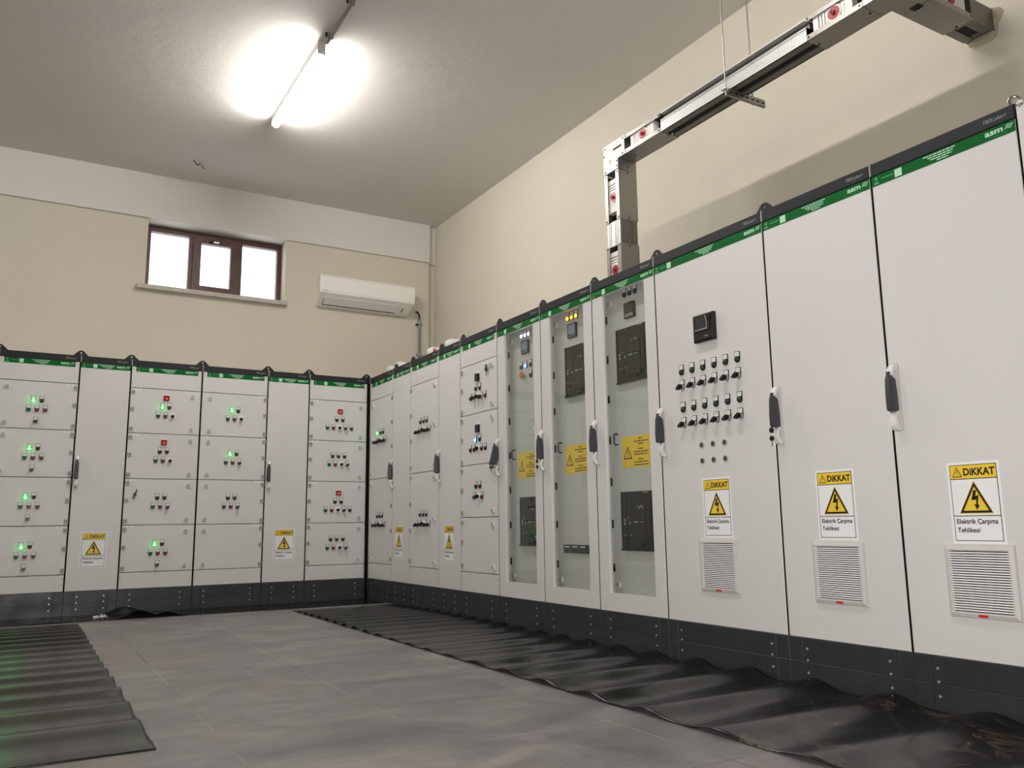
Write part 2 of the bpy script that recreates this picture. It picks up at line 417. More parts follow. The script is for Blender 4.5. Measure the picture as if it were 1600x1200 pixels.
# ------------------------------------------------------------------ ceiling lamps
def batten(x, ya, yb, label, group, dm=None):
    t = thing('ceiling_light', label, 'light', (x, (ya+yb)/2, CEIL), 0, group)
    L = abs(ya-yb)/2
    h = MB(); h.box(-.028, .028, -L, L, -.058, 0, housing)
    for k in (-1, 1): h.box(-.029, .029, k*L-.012, k*L+.006, -.100, 0, housing)
    h.build('housing', t)
    d = MB(); d.cyl((0, -L+.016, -.083), (0, L-.016, -.083), .031, dm or diffuser, n=20)
    d.build('diffuser', t)
batten(-1.31, -1.08, -2.36, 'lit white batten light under the grey ceiling, in view', 'ceiling batten lights')
batten(-1.31, -4.52, -5.80, 'lit batten light on the ceiling nearer the viewer, above the picture', 'ceiling batten lights', diffuser_b)
batten(-6.0, -1.08, -2.36, 'added unseen batten light on the ceiling far left, brightening the back wall', 'ceiling batten lights', diffuser_b)  # batten added out of view to brighten back wall and left cabinets
c = MB(); c.cyl((-1.285, -2.41, CEIL-.022), (-1.285, -4.47, CEIL-.022), .013, conduit_m)
for yy in (-2.50, -2.95, -3.6, -4.3):
    c.box(-1.305, -1.268, yy-.008, yy+.008, CEIL-.037, CEIL, conduit_m); c.cyl((-1.318, yy, CEIL-.03), (-1.318, yy, CEIL), .008, slot_shade_black)
c.build('ceiling_conduit', label='grey conduit clipped to the ceiling beyond the lit lamp', category='conduit')
# broken hook stub on the ceiling
t = MB(); t.cyl((-1.70, .20, CEIL-.035), (-1.70, .20, CEIL), .013, hinge_grey)
t.tube([(-1.70, .20, CEIL-.02), (-1.74, .17, CEIL-.05), (-1.77, .13, CEIL-.03), (-1.78, .10, CEIL-.045)], .006, black)
t.tube([(-1.70, .20, CEIL-.015), (-1.66, .27, CEIL-.03), (-1.645, .30, CEIL-.02)], .005, black)
t.build('wire_stub', label='cut black wires sticking out of the ceiling near the window', category='wire')

# conduit on back wall beside the air conditioner
px = .878
c = MB(); c.cyl((px, YW-.022, 2.2), (px, YW-.022, 3.06), .017, conduit_m)
for zz in (2.28, 3.02, 2.65): c.box(px-.03, px+.03, YW-.042, YW, zz-.012, zz+.012, hinge_grey)
c.cyl((px-.032, YW-.03, 3.0), (px-.032, YW-.005, 3.0), .012, slot_shade_black)
p_ = c.build('wall_conduit', label='vertical grey conduit on the cream wall right of the air conditioner', category='conduit')
MB().tube([(px, YW-.022, 3.05), (px, YW-.025, 3.10), (px-.01, YW-.03, 3.13), (px-.028, YW-.02, 3.15), (px-.035, YW+.0, 3.155)], .010, black).build('cable', p_, label='black cable end')

# ------------------------------------------------------------------ air conditioner
ax0, ax1 = -.376, .728
t = thing('air_conditioner', 'white split air conditioner mounted high on the cream back wall', 'air conditioner', ((ax0+ax1)/2, YW, 3.1))
hw = (ax1-ax0)/2
prof = [(0, .30), (-.15, .305), (-.205, .290), (-.228, .262), (-.233, .20), (-.230, .115), (-.222, .088), (-.185, .062), (-.06, -.018), (-.02, -.022), (0, -.01)]
prof = [(p[0], p[1]-.005) for p in prof]
b = MB(); n_ = len(prof); tw = lambda p: hw-.038*(1+p[0]/.233)
vs = [(-tw(p), p[0], p[1]) for p in prof] + [(tw(p), p[0], p[1]) for p in prof]
b.add(vs, [tuple(range(n_)), tuple(reversed(range(n_, 2*n_)))] + [(k, k+n_, (k+1) % n_+n_, (k+1) % n_) for k in range(n_)], acw); b.build('body', t)
def slope(y0s):  # z on the underside at depth y
    return .057 + (y0s+.185)/(.125)*(-.08)
v = MB()
ya_, yb_ = -.180, -.085
vs = [(-hw+.075, ya_, slope(ya_)-.004), (hw-.19, ya_, slope(ya_)-.004), (hw-.19, yb_, slope(yb_)-.004), (-hw+.075, yb_, slope(yb_)-.004)]
v.add(vs + [(p[0], p[1]+.002, p[2]+.006) for p in vs], [(0,1,2,3),(4,7,6,5),(0,4,5,1),(1,5,6,2),(2,6,7,3),(3,7,4,0)], acw)
v.build('air_vane', t)
sl = MB()
sl.add([(-hw+.07, yb_, slope(yb_)-.0022), (hw-.185, yb_, slope(yb_)-.0022), (hw-.185, yb_+.012, slope(yb_+.012)-.0022), (-hw+.07, yb_+.012, slope(yb_+.012)-.0022)], [(0,1,2,3)], slot_shade_black)
sl.add([(-hw+.068, ya_+.035, slope(ya_+.035)-.0022), (-hw+.075, ya_+.035, slope(ya_+.035)-.0022), (-hw+.075, yb_+.01, slope(yb_+.01)-.0022), (-hw+.068, yb_+.01, slope(yb_+.01)-.0022)], [(0,1,2,3)], slot_shade_black)
sl.build('air_slot', t)
g = MB(); g.box(-.02, .02, -.001, .001, -.016, .016, ink); 
g2 = MB(); yy = -.13
g2.add([(hw-.125, yy-.02, slope(yy-.02)-.003), (hw-.10, yy-.02, slope(yy-.02)-.003), (hw-.10, yy+.03, slope(yy+.03)-.003), (hw-.125, yy+.03, slope(yy+.03)-.003)], [(0,1,2,3)], hinge_grey)
g2.build('display_window', t)
MB().quad(-hw+.03, -hw+.09, .100, .106, -.2325, hinge_grey).build('brand_mark', t)

# ------------------------------------------------------------------ control devices (shared meshes, origin at the centre, facing -y)
DEV = {}
def plate(mb, w=.034, h=.056):
    # label holder: flat top, round bottom
    pts = [(-w/2, h/2), (-w/2, -h/2+w/2)] + [(w/2*math.cos(a), -h/2+w/2+w/2*math.sin(a)) for a in [math.pi+math.pi*k/8 for k in range(1, 8)]] + [(w/2, -h/2+w/2), (w/2, h/2)]
    mb.prism(pts, -.004, 0, black)
    mb.quad(-w/2+.003, w/2-.003, h/2-.024, h/2-.003, -.0045, label_w)
    mb.quad(-.007, .007, h/2-.015, h/2-.011, -.0048, hinge_grey)
def mk_lamp(key, lens, high=.008):
    mb = MB(); plate(mb); mb.cyl((0, -.004, -.011), (0, -.008, -.011), .0155, black, n=16); mb.dome((0, -.008, -.011), .0135, high, lens); DEV[key] = mb.mesh(key)
def mk_push(key, lens):
    mb = MB(); plate(mb); mb.cyl((0, -.004, -.011), (0, -.009, -.011), .0155, black, n=16); mb.cyl((0, -.009, -.011), (0, -.015, -.011), .0125, lens, n=16); DEV[key] = mb.mesh(key)
mk_lamp('lamp_green_lit', lit_green, .012); mk_lamp('lamp_amber', lens_amber); mk_lamp('lamp_green', lens_dkgreen); mk_lamp('lamp_red', lens_dkred)
mk_lamp('lamp_blue', lens_blue); mk_lamp('lamp_blue_lit', lit_blue, .010); mk_lamp('lamp_white_lit', lit_white, .010); mk_lamp('lamp_amber_lit', lit_amber, .010); mk_lamp('lamp_dark', lens_dark)
mk_push('push_green', lens_green); mk_push('push_red', lens_red)
mb = MB(); plate(mb)     # selector: black knob with a short lever pointing out
mb.cyl((0, -.004, -.011), (0, -.010, -.011), .0155, latch_m, n=16); mb.cyl((0, -.010, -.011), (0, -.022, -.011), .012, black, n=16)
mb.prism([(-.018, -.020), (-.006, -.008), (.009, .002), (.013, -.004), (.002, -.015), (-.013, -.027)][::-1], -.036, -.012, black)
DEV['selector'] = mb.mesh('selector')
mb = MB(); mb.rrect(-.023, .023, -.023, .025, -.006, 0, .003, label_w); mb.cyl((0, -.006, -.002), (0, -.014, -.002), .015, black, n=16)
mb.prism([(-.016, -.013), (-.010, -.018), (.012, .006), (.007, .011)], -.034, -.014, black); DEV['rotary'] = mb.mesh('rotary')
mb = MB(); mb.rrect(-.024, .024, -.021, .026, -.012, 0, .003, led_red_panel); mb.rrect(-.025, .025, .026, .036, -.004, 0, .002, label_w)
mb.text('88', 0, -.008, .020, .014, -.0125, lit_red, .01, 0, 'c'); DEV['digital_meter'] = mb.mesh('digital_meter')
mb = MB(); mb.rrect(-.024, .024, -.034, .026, -.018, 0, .003, black); mb.quad(-.019, .019, -.008, .021, -.0185, lens_dark); mb.rrect(-.025, .025, .028, .046, -.002, 0, .002, label_w); DEV['ammeter'] = mb.mesh('ammeter')
mb = MB(); mb.cyl((0, 0, 0), (0, -.004, 0), .0155, hinge_grey, n=18); mb.cyl((0, -.004, 0), (0, -.0055, 0), .011, darkgrip, n=18); DEV['plug'] = mb.mesh('plug')
mb = MB(); mb.cyl((0, 0, 0), (0, -.014, 0), .012, chrome, n=16); mb.cyl((0, -.014, 0), (0, -.030, 0), .020, orange_knob, .022, n=16); mb.box(-.045, -.02, -.01, 0, -.014, -.004, hinge_grey); DEV['knob_orange'] = mb.mesh('knob_orange')
mb = MB(); mb.rrect(-.048, .048, -.048, .048, -.014, 0, .004, black); mb.quad(-.037, .037, -.026, .040, -.0145, screen)
for k in range(4): mb.quad(-.033+.018*k, -.021+.018*k, -.041, -.034, -.0146, hinge_grey)
mb.quad(-.03, .03, -.068, -.058, -.0006, label_w); DEV['meter_lit'] = mb.mesh('meter_lit')
mb = MB(); mb.rrect(-.048, .048, -.048, .048, -.014, 0, .004, black); mb.quad(-.037, .037, -.016, .040, -.0145, screen_off)
for k in range(4): mb.quad(-.036+.019*k, -.020+.019*k, -.040, -.022, -.0146, hinge_grey)
mb.quad(-.03, .03, -.068, -.058, -.0006, label_w); DEV['meter_off'] = mb.mesh('meter_off')
mb = MB(); mb.rrect(-.019, .019, -.017, .017, -.010, 0, .008, white); mb.rrect(-.015, .015, -.013, .015, -.0125, -.010, .006, latch_m); mb.cyl((0, -.0125, 0), (0, -.0132, 0), .006, hinge_grey, n=10); DEV['latch'] = mb.mesh('latch')
mb = MB(); mb.rrect(-.015, .017, -.018, .018, -.006, 0, .003, hinge_grey); mb.quad(-.013, .015, -.001, .001, -.0064, seam_shade_black); DEV['hinge'] = mb.mesh('hinge')
mb = MB(); mb.rrect(-.026, .026, -.009, .009, -.0012, 0, .002, label_w); mb.quad(-.014, .014, -.002, .002, -.0014, hinge_grey); DEV['tag'] = mb.mesh('tag')
mb = MB(); mb.cyl((0, 0, 0), (0, -.003, 0), .0045, hinge_grey, n=10); DEV['screw'] = mb.mesh('screw')
mb = MB(); mb.rrect(-.008, .008, -.024, .024, -.008, 0, .004, seam_shade_black); DEV['dark_hinge'] = mb.mesh('dark_hinge')
mb = MB(); mb.tube([(0, 0, .032), (0, -.022, .032), (0, -.028, .024), (0, -.028, -.024), (0, -.022, -.032), (0, 0, -.032)], .0055, black); DEV['bow_handle'] = mb.mesh('bow_handle')

NAMES = {'lamp_green_lit': ('pilot_light', 'lit green pilot light'), 'lamp_amber': ('pilot_light', 'unlit amber pilot light'), 'lamp_green': ('pilot_light', 'unlit green pilot light'),
 'lamp_red': ('pilot_light', 'unlit red pilot light'), 'lamp_blue': ('pilot_light', 'unlit blue pilot light'), 'lamp_blue_lit': ('pilot_light', 'lit blue pilot light'),
 'lamp_white_lit': ('pilot_light', 'lit white pilot light'), 'lamp_amber_lit': ('pilot_light', 'lit amber pilot light'), 'lamp_dark': ('pilot_light', 'unlit dark pilot light'),
 'push_green': ('push_button', 'green push button'), 'push_red': ('push_button', 'red push button'), 'selector': ('selector_switch', 'black selector knob'),
 'rotary': ('rotary_switch', 'rotary switch on white square plate'), 'digital_meter': ('digital_meter', 'red digital meter'), 'ammeter': ('ammeter', 'small black panel meter'),
 'plug': ('blanking_plug', 'grey round blanking plug'), 'knob_orange': ('push_knob', 'orange mushroom knob'), 'meter_lit': ('power_meter', 'black meter with bluish screen'),
 'meter_off': ('power_meter', 'black meter with dark screen'), 'latch': ('latch', None), 'hinge': ('hinge', None), 'tag': ('name_tag', 'small white name tag'),
 'screw': ('screw', None), 'dark_hinge': ('hinge', 'dark hinge'), 'bow_handle': ('pull_handle', 'black bow handle')}
def dev(key, parent, u, z, y=0.0):
    n, lb = NAMES[key]
    return place(n, DEV[key], parent, (u, y, z), 0, label=lb)

# warning sign .196 x .296 (origin lower left)
def sign_mesh():
    s = MB(); W, Hh = .196, .296
    s.rrect(0, W, 0, Hh, -.0008, 0, .004, label_w)
    y = -.0011
    s.quad(.010, W-.010, .010, Hh-.010, y, ink)
    y -= .0003
    s.quad(.0125, W-.0125, .0125, .0985, y, label_w); s.quad(.0125, W-.0125, .1015, .2325, y, label_w); s.quad(.0125, W-.0125, .2355, Hh-.0125, y, yellow)
    y -= .0003
    cx = W/2
    s.poly([(cx-.0635, .108), (cx+.0635, .108), (cx, .226)], y, yellow)
    s.poly([(cx-.060, .1105), (cx+.060, .1105), (cx, .222)], y-.0003, ink)
    s.poly([(cx-.047, .1185), (cx+.047, .1185), (cx, .205)], y-.0006, yellow)
    z = lambda pts: [(cx+p[0], p[1]) for p in pts]
    yb = y-.0009
    s.poly(z([(-.004, .192), (-.014, .156), (-.003, .160), (.002, .170), (.007, .192)]), yb, ink)
    s.poly(z([(-.014, .156), (.006, .158), (.014, .176), (-.002, .168)]), yb, ink)
    s.poly(z([(.004, .158), (.014, .176), (.0085, .138), (.002, .140)]), yb, ink)
    s.poly(z([(-.005, .142), (.004, .121), (.015, .138)]), yb, ink)
    s.poly([(.020, .2415), (.058, .2415), (.039, .278)], y, ink); s.poly([(.0245, .2445), (.0535, .2445), (.039, .272)], y-.0003, yellow)
    s.quad(.0378, .0402, .2535, .2655, y-.0006, ink); s.quad(.0378, .0402, .2475, .2505, y-.0006, ink)
    s.text('DiKKAT', .063, .2455, .116, .0275, y, ink, .035)
    s.text('Elektrik Çarpma', .021, .066, .152, .0235, y, ink, .024)
    s.text('Tehlikesi', .021, .0405, .083, .0175, y, ink, .024)
    return s.mesh('warning_sign')
SIGN = sign_mesh()
# yellow sticker behind the glass: .28 x .185
def sticker_mesh():
    s = MB(); W, Hh = .275, .184
    s.rrect(0, W, 0, Hh, -.0008, 0, .004, yellow); y = -.0012
    s.poly([(.012, .052), (.092, .052), (.052, .128)], y, ink); s.poly([(.022, .0585), (.082, .0585), (.052, .115)], y-.0003, yellow)
    s.poly([(.050, .104), (.046, .084), (.052, .088), (.055, .104)], y-.0006, ink); s.poly([(.046, .084), (.058, .090), (.053, .070), (.050, .070), (.052, .084)], y-.0006, ink)
    s.poly([(.047, .070), (.0515, .061), (.057, .070)], y-.0006, ink)
    rows = [(.166, .035), (.150, .125), (.135, .055), (.106, .045), (.090, .130), (.075, .118), (.046, .045), (.030, .125), (.014, .130)]
    for z, w in rows:      # lines of print too small to read
        x = .172 - w/2; e = .172 + w/2
        while x < e:
            l = random.uniform(.012, .03); s.quad(x, min(x+l, e), z-.003, z+.003, y, ink); x += l+.0035
    return s.mesh('yellow_notice')
STICKER = sticker_mesh()
# ventilation grille .26 x .26
def grille_mesh():
    s = MB(); W = .26
    pts_o = [(0, 0), (W, 0), (W, W), (0, W)]
    def ring(a, ya, bb, yb, m):
        o = [(a, a), (W-a, a), (W-a, W-a), (a, W-a)]; i = [(bb, bb), (W-bb, bb), (W-bb, W-bb), (bb, W-bb)]
        vs = [(p[0], ya, p[1]) for p in o] + [(p[0], yb, p[1]) for p in i]
        s.add(vs, [(k, (k+1) % 4, (k+1) % 4+4, k+4) for k in range(4)], m)
    ring(0, 0, .003, -.010, lightplastic); ring(.003, -.010, .016, -.015, lightplastic); ring(.016, -.015, .022, -.014, lightplastic); ring(.022, -.014, .022, -.001, lightplastic)
    s.quad(.022, W-.022, .022, W-.022, -.001, seam_shade_black)  # black backing paints the shade between the slats
    n = 24; z0 = .024; st = (W-.048)/n
    for k in range(n):
        a = z0+k*st+st*.2
        s.box(.022, W-.022, -.013, -.007, a, a+st*.58, label_w)
    return s.mesh('ventilation_grille')
GRILLE = grille_mesh()

# swing handle (origin at the centre of the base, z 0 = mid height)
def arc_bar(mb, prof, x0, x1, m):
    mb.prism(prof, x0, x1, m, 'x', True)
HB = MB()
HB.rrect(-.017, .021, -.138, .138, -.010, 0, .016, lightplastic)
# upper white horn curving out of the door, lower hook
up = [(-.004, .136), (-.018, .128), (-.032, .110), (-.040, .086), (-.030, .086), (-.024, .100), (-.014, .112), (-.002, .118)]
arc_bar(HB, up, -.012, .012, white)
lo = [(-.024, -.060), (-.034, -.075), (-.037, -.092), (-.036, -.110), (-.028, -.130), (-.012, -.137), (-.004, -.128), (-.012, -.118), (-.020, -.108), (-.024, -.092), (-.018, -.075), (-.010, -.060)]
arc_bar(HB, lo, -.012, .012, white)
HB.cyl((0, -.010, -.072), (0, -.026, -.072), .009, chrome, n=12)
HANDLE_BASE = HB.mesh('handle_base')
def grip_mesh(name, swing):
    g = MB()
    # cross-section in (x, y), tapering; top thin, lower end thick
    secs = [(.100, .008, -.034, -.044), (.084, .010, -.030, -.046), (.070, .015, -.016, -.050), (0.0, .0165, -.012, -.054-swing*.4), (-.052, .017, -.012-swing*.6, -.052-swing), (-.058, .015, -.014-swing*.6, -.048-swing)]
    vs = []
    for z, w, yi, yo in secs: vs += [(-w, yi, z), (w, yi, z), (w*1.0, (yi+yo)/2, z), (w*.55, yo, z), (-w*.55, yo, z), (-w, (yi+yo)/2, z)]
    n = 6; fs = []
    for k in range(len(secs)-1):
        for i in range(n): fs.append((k*n+i, (k+1)*n+i, (k+1)*n+(i+1) % n, k*n+(i+1) % n))
    fs += [tuple(range(n)), tuple(reversed(range((len(secs)-1)*n, len(secs)*n)))]
    g.add(vs, fs, darkgrip)
    return g.mesh(name)
GRIP = grip_mesh('grip', 0.0); GRIP_OPEN = grip_mesh('grip_open', .03)
def handle(door, u, z=1.184, open_=False):
    h = place('swing_handle', HANDLE_BASE, door, (u, 0, z), 0, label='white swing handle with dark grip')
    return h
def handle_grip(cab_handle_parent, open_): pass

# ------------------------------------------------------------------ cabinets
def header_band(t, W, left_margin=0.0, right_margin=0.0):
    h = MB(); h.cbox(.002, W-.002, -.004, .03, 2.122, H_TOP, header, .003)
    h.text('TEDi plus+', W-.030, 2.138, .085, .018, -.0045, palegreen if False else hinge_grey, .006, .35, 'r')
    h.build('header_panel', t)
    j = MB(); j.box(0, .007, -.006, .02, 2.124, H_TOP+.003, hinge_grey); j.build('joint_strip', t)
def green_strip(parent, u0, u1, y=-.0005):
    g = MB(); z0, z1 = 2.0755, 2.1195
    g.box(u0, u1, y-.0008, y, z0, z1, green)
    yy = y-.0012; w = u1-u0
    lw = .085 if w < .45 else .10
    # maker's mark: three letters and a wave mark
    g.text('asm', u1-.012-.098, z0+.0165, .066, .0165, yy, palegreen, .03)
    for k in range(3):
        zz = z0+.019+k*.006; x = u1-.038
        g.poly([(x+k*.003, zz), (x+.009+k*.003, zz+.003), (x+.018+k*.003, zz), (x+.026+k*.003, zz+.002), (x+.026+k*.003, zz+.0045), (x+.018+k*.003, zz+.0028), (x+.009+k*.003, zz+.0055), (x+k*.003, zz+.0028)], yy, palegreen)
    g.quad(u1-.095, u1-.03, z0+.008, z0+.0095, yy, dimgreen)
    cx = (u0+u1)/2+.005
    for k, ww in enumerate((.132, .104, .088, .046)):   # small print, unreadable lines
        zz = z1-.008-k*.0092; x = cx-ww/2+.004*k; e = x+ww
        while x < e:
            l = random.uniform(.010, .022); g.quad(x, min(x+l, e), zz-.0022, zz+.0022, yy, palegreen); x += l+.0025
    # faint seal, print line and plain pale square on the left
    sx = u0+.022
    g.poly([(sx+.008*math.cos(a), z0+.030+.008*math.sin(a)) for a in [k*math.pi/4 for k in range(8)]], yy, dimgreen)
    g.poly([(sx-.014, z0+.006), (sx+.014, z0+.006), (sx+.008, z0+.017), (sx-.008, z0+.017)], yy, dimgreen)
    ln = .055 if w > .45 else .042
    g.quad(sx+.024, sx+.024+ln, z0+.0215, z0+.0265, yy, dimgreen)
    g.quad(sx+.030+ln, sx+.062+ln, z0+.005, z0+.038, yy, palegreen)
    g.build('brand_strip', parent, label='green brand strip')
def plinth(t, W):
    p = MB(); p.box(.001, W-.001, .004, .55, 0, .198, plinthm)
    for a, b in ((.001, .072), (.075, W-.075), (W-.072, W-.001)):
        p.cbox(a, b, 0, .004, .1015, .199, plinthm, .001); p.cbox(a, b, 0, .004, .001, .0985, plinthm, .001)
    p.build('plinth', t)
    for u in (.098, W-.1):
        for z in (.155, .107, .055): place('screw', SCREWP, t, (u, 0, z))
mb = MB(); mb.cyl((0, 0, 0), (0, -.003, 0), .0052, screwm, n=10); SCREWP = mb.mesh('plinth_screw')
def lug_mesh():
    m = MB(); pts = [(-.066, 0), (.066, 0), (.060, .008), (.022, .046), (.012, .053), (-.012, .053), (-.022, .046), (-.060, .008)]
    hole = [(.008*math.cos(a), .032+.008*math.sin(a)) for a in [2*math.pi*k/8+math.pi/8 for k in range(8)]]
    # ring faces between outline (8 pts) and hole (8 pts)
    order = sorted(range(8), key=lambda i: math.atan2(pts[i][1]-.032, pts[i][0])); po = [pts[i] for i in order]
    ho = sorted(hole, key=lambda p: math.atan2(p[1]-.032, p[0]))
    for y, flip in ((0, False), (.006, True)):
        vs = [(p[0], y, p[1]) for p in po] + [(p[0], y, p[1]) for p in ho]
        fs = [(k, (k+1) % 8, (k+1) % 8+8, k+8) for k in range(8)]
        m.add(vs, [tuple(reversed(f)) for f in fs] if flip else fs, header)
    for ring in (po, ho):
        vs = [(p[0], 0, p[1]) for p in ring] + [(p[0], .006, p[1]) for p in ring]
        m.add(vs, [(k, (k+1) % 8, (k+1) % 8+8, k+8) for k in range(8)], header)
    m.box(-.060, .060, -.010, .006, 0, .0035, header)
    m.cyl((0, -.004, .0035), (0, -.004, .010), .006, chrome, n=10)
    return m.mesh('lifting_lug')
LUG = lug_mesh()
def carcass(t, W, glass=False, D=.6):
    c = MB()
    if not glass:
        c.box(.0015, W-.0015, .021, D, H_BOT, H_TOP-.004, grey, seam_shade_black)  # black front face paints the shade in the gaps between doors
    else:
        c.box(.0015, W-.0015, .08, D, H_BOT, H_TOP-.004, grey_in)
        c.box(.0015, .055, .021, .08, H_BOT, H_TOP-.004, grey_in, seam_shade_black); c.box(W-.055, W-.0015, .021, .08, H_BOT, H_TOP-.004, grey_in, seam_shade_black)
        c.box(.055, W-.055, .021, .08, H_BOT, .24, grey_in, seam_shade_black); c.box(.055, W-.055, .021, .08, 2.115, H_TOP-.004, grey_in, seam_shade_black)
    for u in (.0004, W-.0050): c.box(u, u+.0046, .0035, .021, H_BOT+.002, 2.119, seam_shade_black)   # black strips paint the shade in the door seams
    return c.build('carcass', t)
def cabinet(label, x, y, rot, W, group, lug=True):
    t = thing('electrical_cabinet', label, 'electrical cabinet', (x, y, 0), rot, group)
    plinth(t, W); header_band(t, W)
    return t
GAPM = .007   # side gap of the compartment doors
def compartments(t, W, lines, hinge, rows=None, tag_all=True, latch_z=None, gap=GAPM):
    carcass(t, W)
    g = .0025
    # top cover
    c = MB(); c.cbox(gap, W-gap, 0, .02, lines[0]+g, 2.121, grey); cv = c.build('top_cover', t)
    green_strip(cv, .040, W-.038)
    for u in (.018, W-.018):
        dev('screw', cv, u, lines[0]+.03); dev('screw', cv, u, 2.10)
    doors = []
    for k in range(len(lines)-1):
        zt, zb = lines[k], lines[k+1]
        d = MB(); d.cbox(gap, W-gap, 0, .02, zb+g, zt-g, grey); d = d.build('compartment_door', t); doors.append(d)
        hu = .025 if hinge == 'l' else W-.022
        lu = W-.077 if hinge == 'l' else .077
        hh = zt-zb
        if hh < .5:
            for z in (zt-.04, zt-.19, zt-.365): dev('hinge', d, hu, z)
            for z in (zt-.055, zb+.047): dev('latch', d, lu, z)
        else:
            for z in (zt-.04, zt-.27, zt-.50, zb+.05): dev('hinge', d, hu, z)
            for z in (zt-.055, (zt+zb)/2, zb+.05): dev('latch', d, lu, z)
        tu = .068 if hinge == 'l' else W-.066
        dev('tag', d, tu, zt-.014)
    b = MB(); b.cbox(gap, W-gap, 0, .02, H_BOT+.001, lines[-1]-g, grey); cv = b.build('bottom_cover', t)
    for u in (.018, W-.018):
        dev('screw', cv, u, lines[-1]-.035); dev('screw', cv, u, lines[-1]-.075)
    return doors
def full_door(t, W, gl=.0052, gr=.0052, handle_u=.030, open_=False, glass=False):
    carcass(t, W, glass)
    d = MB()
    if not glass:
        d.cbox(gl, W-gr, 0, .02, H_BOT+.001, 2.121, grey)
    else:
        a, b_, z0, z1 = .106, W-.094, .305, 2.073
        d.cbox(gl, a, 0, .02, H_BOT+.001, 2.121, grey); d.cbox(b_, W-gr, 0, .02, H_BOT+.001, 2.121, grey)
        # one plane: stiles and rails meet flush
        d.box(a-.003, b_+.003, 0, .02, H_BOT+.002, z0, grey); d.box(a-.003, b_+.003, 0, .02, z1, 2.120, grey)
    d = d.build('glazed_door' if glass else 'cabinet_door', t)
    if glass:
        MB().box(.104, W-.092, .012, .016, .303, 2.075, glass_door).build('door_glass', d)
    green_strip(d, gl, W-gr)
    h = place('swing_handle', HANDLE_BASE, d, (handle_u, 0, 1.184), 0, label='white swing handle')
    place('handle_grip', GRIP_OPEN if open_ else GRIP, d, (handle_u-.003, 0, 1.184), 0, label='dark handle grip')
    return d
def sign(door, u, z): return place('warning_sign', SIGN, door, (u, -.0003, z), 0, label='white and yellow electric shock warning sign')

BG = 'cabinets standing along the back wall'; RG = 'cabinets standing along the right wall'
LINES = (1.931, 1.531, 1.133, .735, .337)
def row(door, items, C):
    for off, z, k in items: dev(k, door, C+off, z)
def patA(z): return [(-.028, z-.004, 'lamp_green_lit'), (.032, z, 'lamp_amber'), (-.058, z-.08, 'push_green'), (.002, z-.08, 'push_red'), (.063, z-.08, 'push_red'), (.0, z-.177, 'selector')]
def patM(z, lit, last='rotary'): return [(.002, z+.07, 'digital_meter'), (-.028, z-.002, 'lamp_green_lit' if lit else 'lamp_green'), (.030, z, 'lamp_amber' if lit else 'lamp_red'), (-.059, z-.081, 'push_green'), (.001, z-.081, 'push_red'), (.060, z-.087, last)]
def patN(z, lit, last): return [(-.028, z-.002, 'lamp_green_lit' if lit else 'lamp_green'), (.031, z, 'lamp_amber' if lit else 'lamp_red'), (-.060, z-.08, 'push_green'), (0, z-.08, 'push_red'), (.060, z-.083, last)]
def patP(z): return [(.014, z+.075, 'digital_meter'), (-.018, z, 'lamp_green'), (.044, z, 'lamp_red'), (-.111, z-.081, 'push_green'), (-.050, z-.081, 'push_red'), (.011, z-.085, 'rotary'), (.072, z-.080, 'selector'), (.134, z-.080, 'lamp_red')]
def patQ(z): return [(-.053, z, 'lamp_green'), (.007, z, 'lamp_red'), (.069, z, 'lamp_green'), (-.084, z-.081, 'push_green'), (-.023, z-.081, 'push_red'), (.038, z-.086, 'rotary'), (.098, z-.081, 'selector')]

XL0 = -.018
# back row, from the corner leftwards
t = cabinet('grey four-compartment cabinet in the room corner, end of the back row', XL0-.6, 0, 0, .6, BG)
d = compartments(t, .6, LINES, 'l')
row(d[0], patP(1.747), .3); row(d[1], patQ(1.388), .3); row(d[2], patP(.945), .3); row(d[3], patQ(.586), .3)
cf = MB(); cf.box(.6, .616, -.031, .02, 0, 2.125, seam_shade_black); cf.box(.6, .614, -.031, .02, 2.125, H_TOP, header); cf.build('corner_filler', t, label='black corner filler')
t = cabinet('narrow grey cabinet with warning sign nearest the corner on the back row', XL0-1.0, 0, 0, .4, BG)
d = full_door(t, .4); sign(d, .100, .389)
t = cabinet('grey cabinet with two lit green lamps and an empty lowest compartment', XL0-1.6, 0, 0, .6, BG)
d = compartments(t, .6, LINES, 'r')
row(d[0], patN(1.782, True, 'rotary'), .3); row(d[1], patN(1.381, True, 'selector'), .3); row(d[2], patN(.980, False, 'selector'), .3)
t = cabinet('grey cabinet with a black key hanging and two red digital meters, back row', XL0-2.2, 0, 0, .6, BG)
d = compartments(t, .6, LINES, 'l')
row(d[0], patM(1.779, True), .3); row(d[1], patM(1.382, False), .3); row(d[2], patN(.979, False, 'selector'), .3); row(d[3], patA(.580), .3)
t = cabinet('narrow grey cabinet with warning sign left of the cabinet with the hanging key', XL0-2.6, 0, 0, .4, BG)
d = full_door(t, .4); sign(d, .100, .384)
t = cabinet('leftmost grey cabinet in the photo with four lit green lamps in a column', XL0-3.2, 0, 0, .6, BG)
d = compartments(t, .6, LINES, 'r')
for k in range(4): row(d[k], patA(1.780-.4*k), .3)
# the row goes on outside the picture; its lit lamps mirror in the glass doors
t = cabinet('narrow grey cabinet just outside the left edge of the view', XL0-3.6, 0, 0, .4, BG)
full_door(t, .4)
t = cabinet('grey compartment cabinet farthest left of all, outside the view', XL0-4.2, 0, 0, .6, BG)
d = compartments(t, .6, LINES, 'l')
for k in range(3): row(d[k], patN(1.780-.4*k, True, 'selector'), .275)

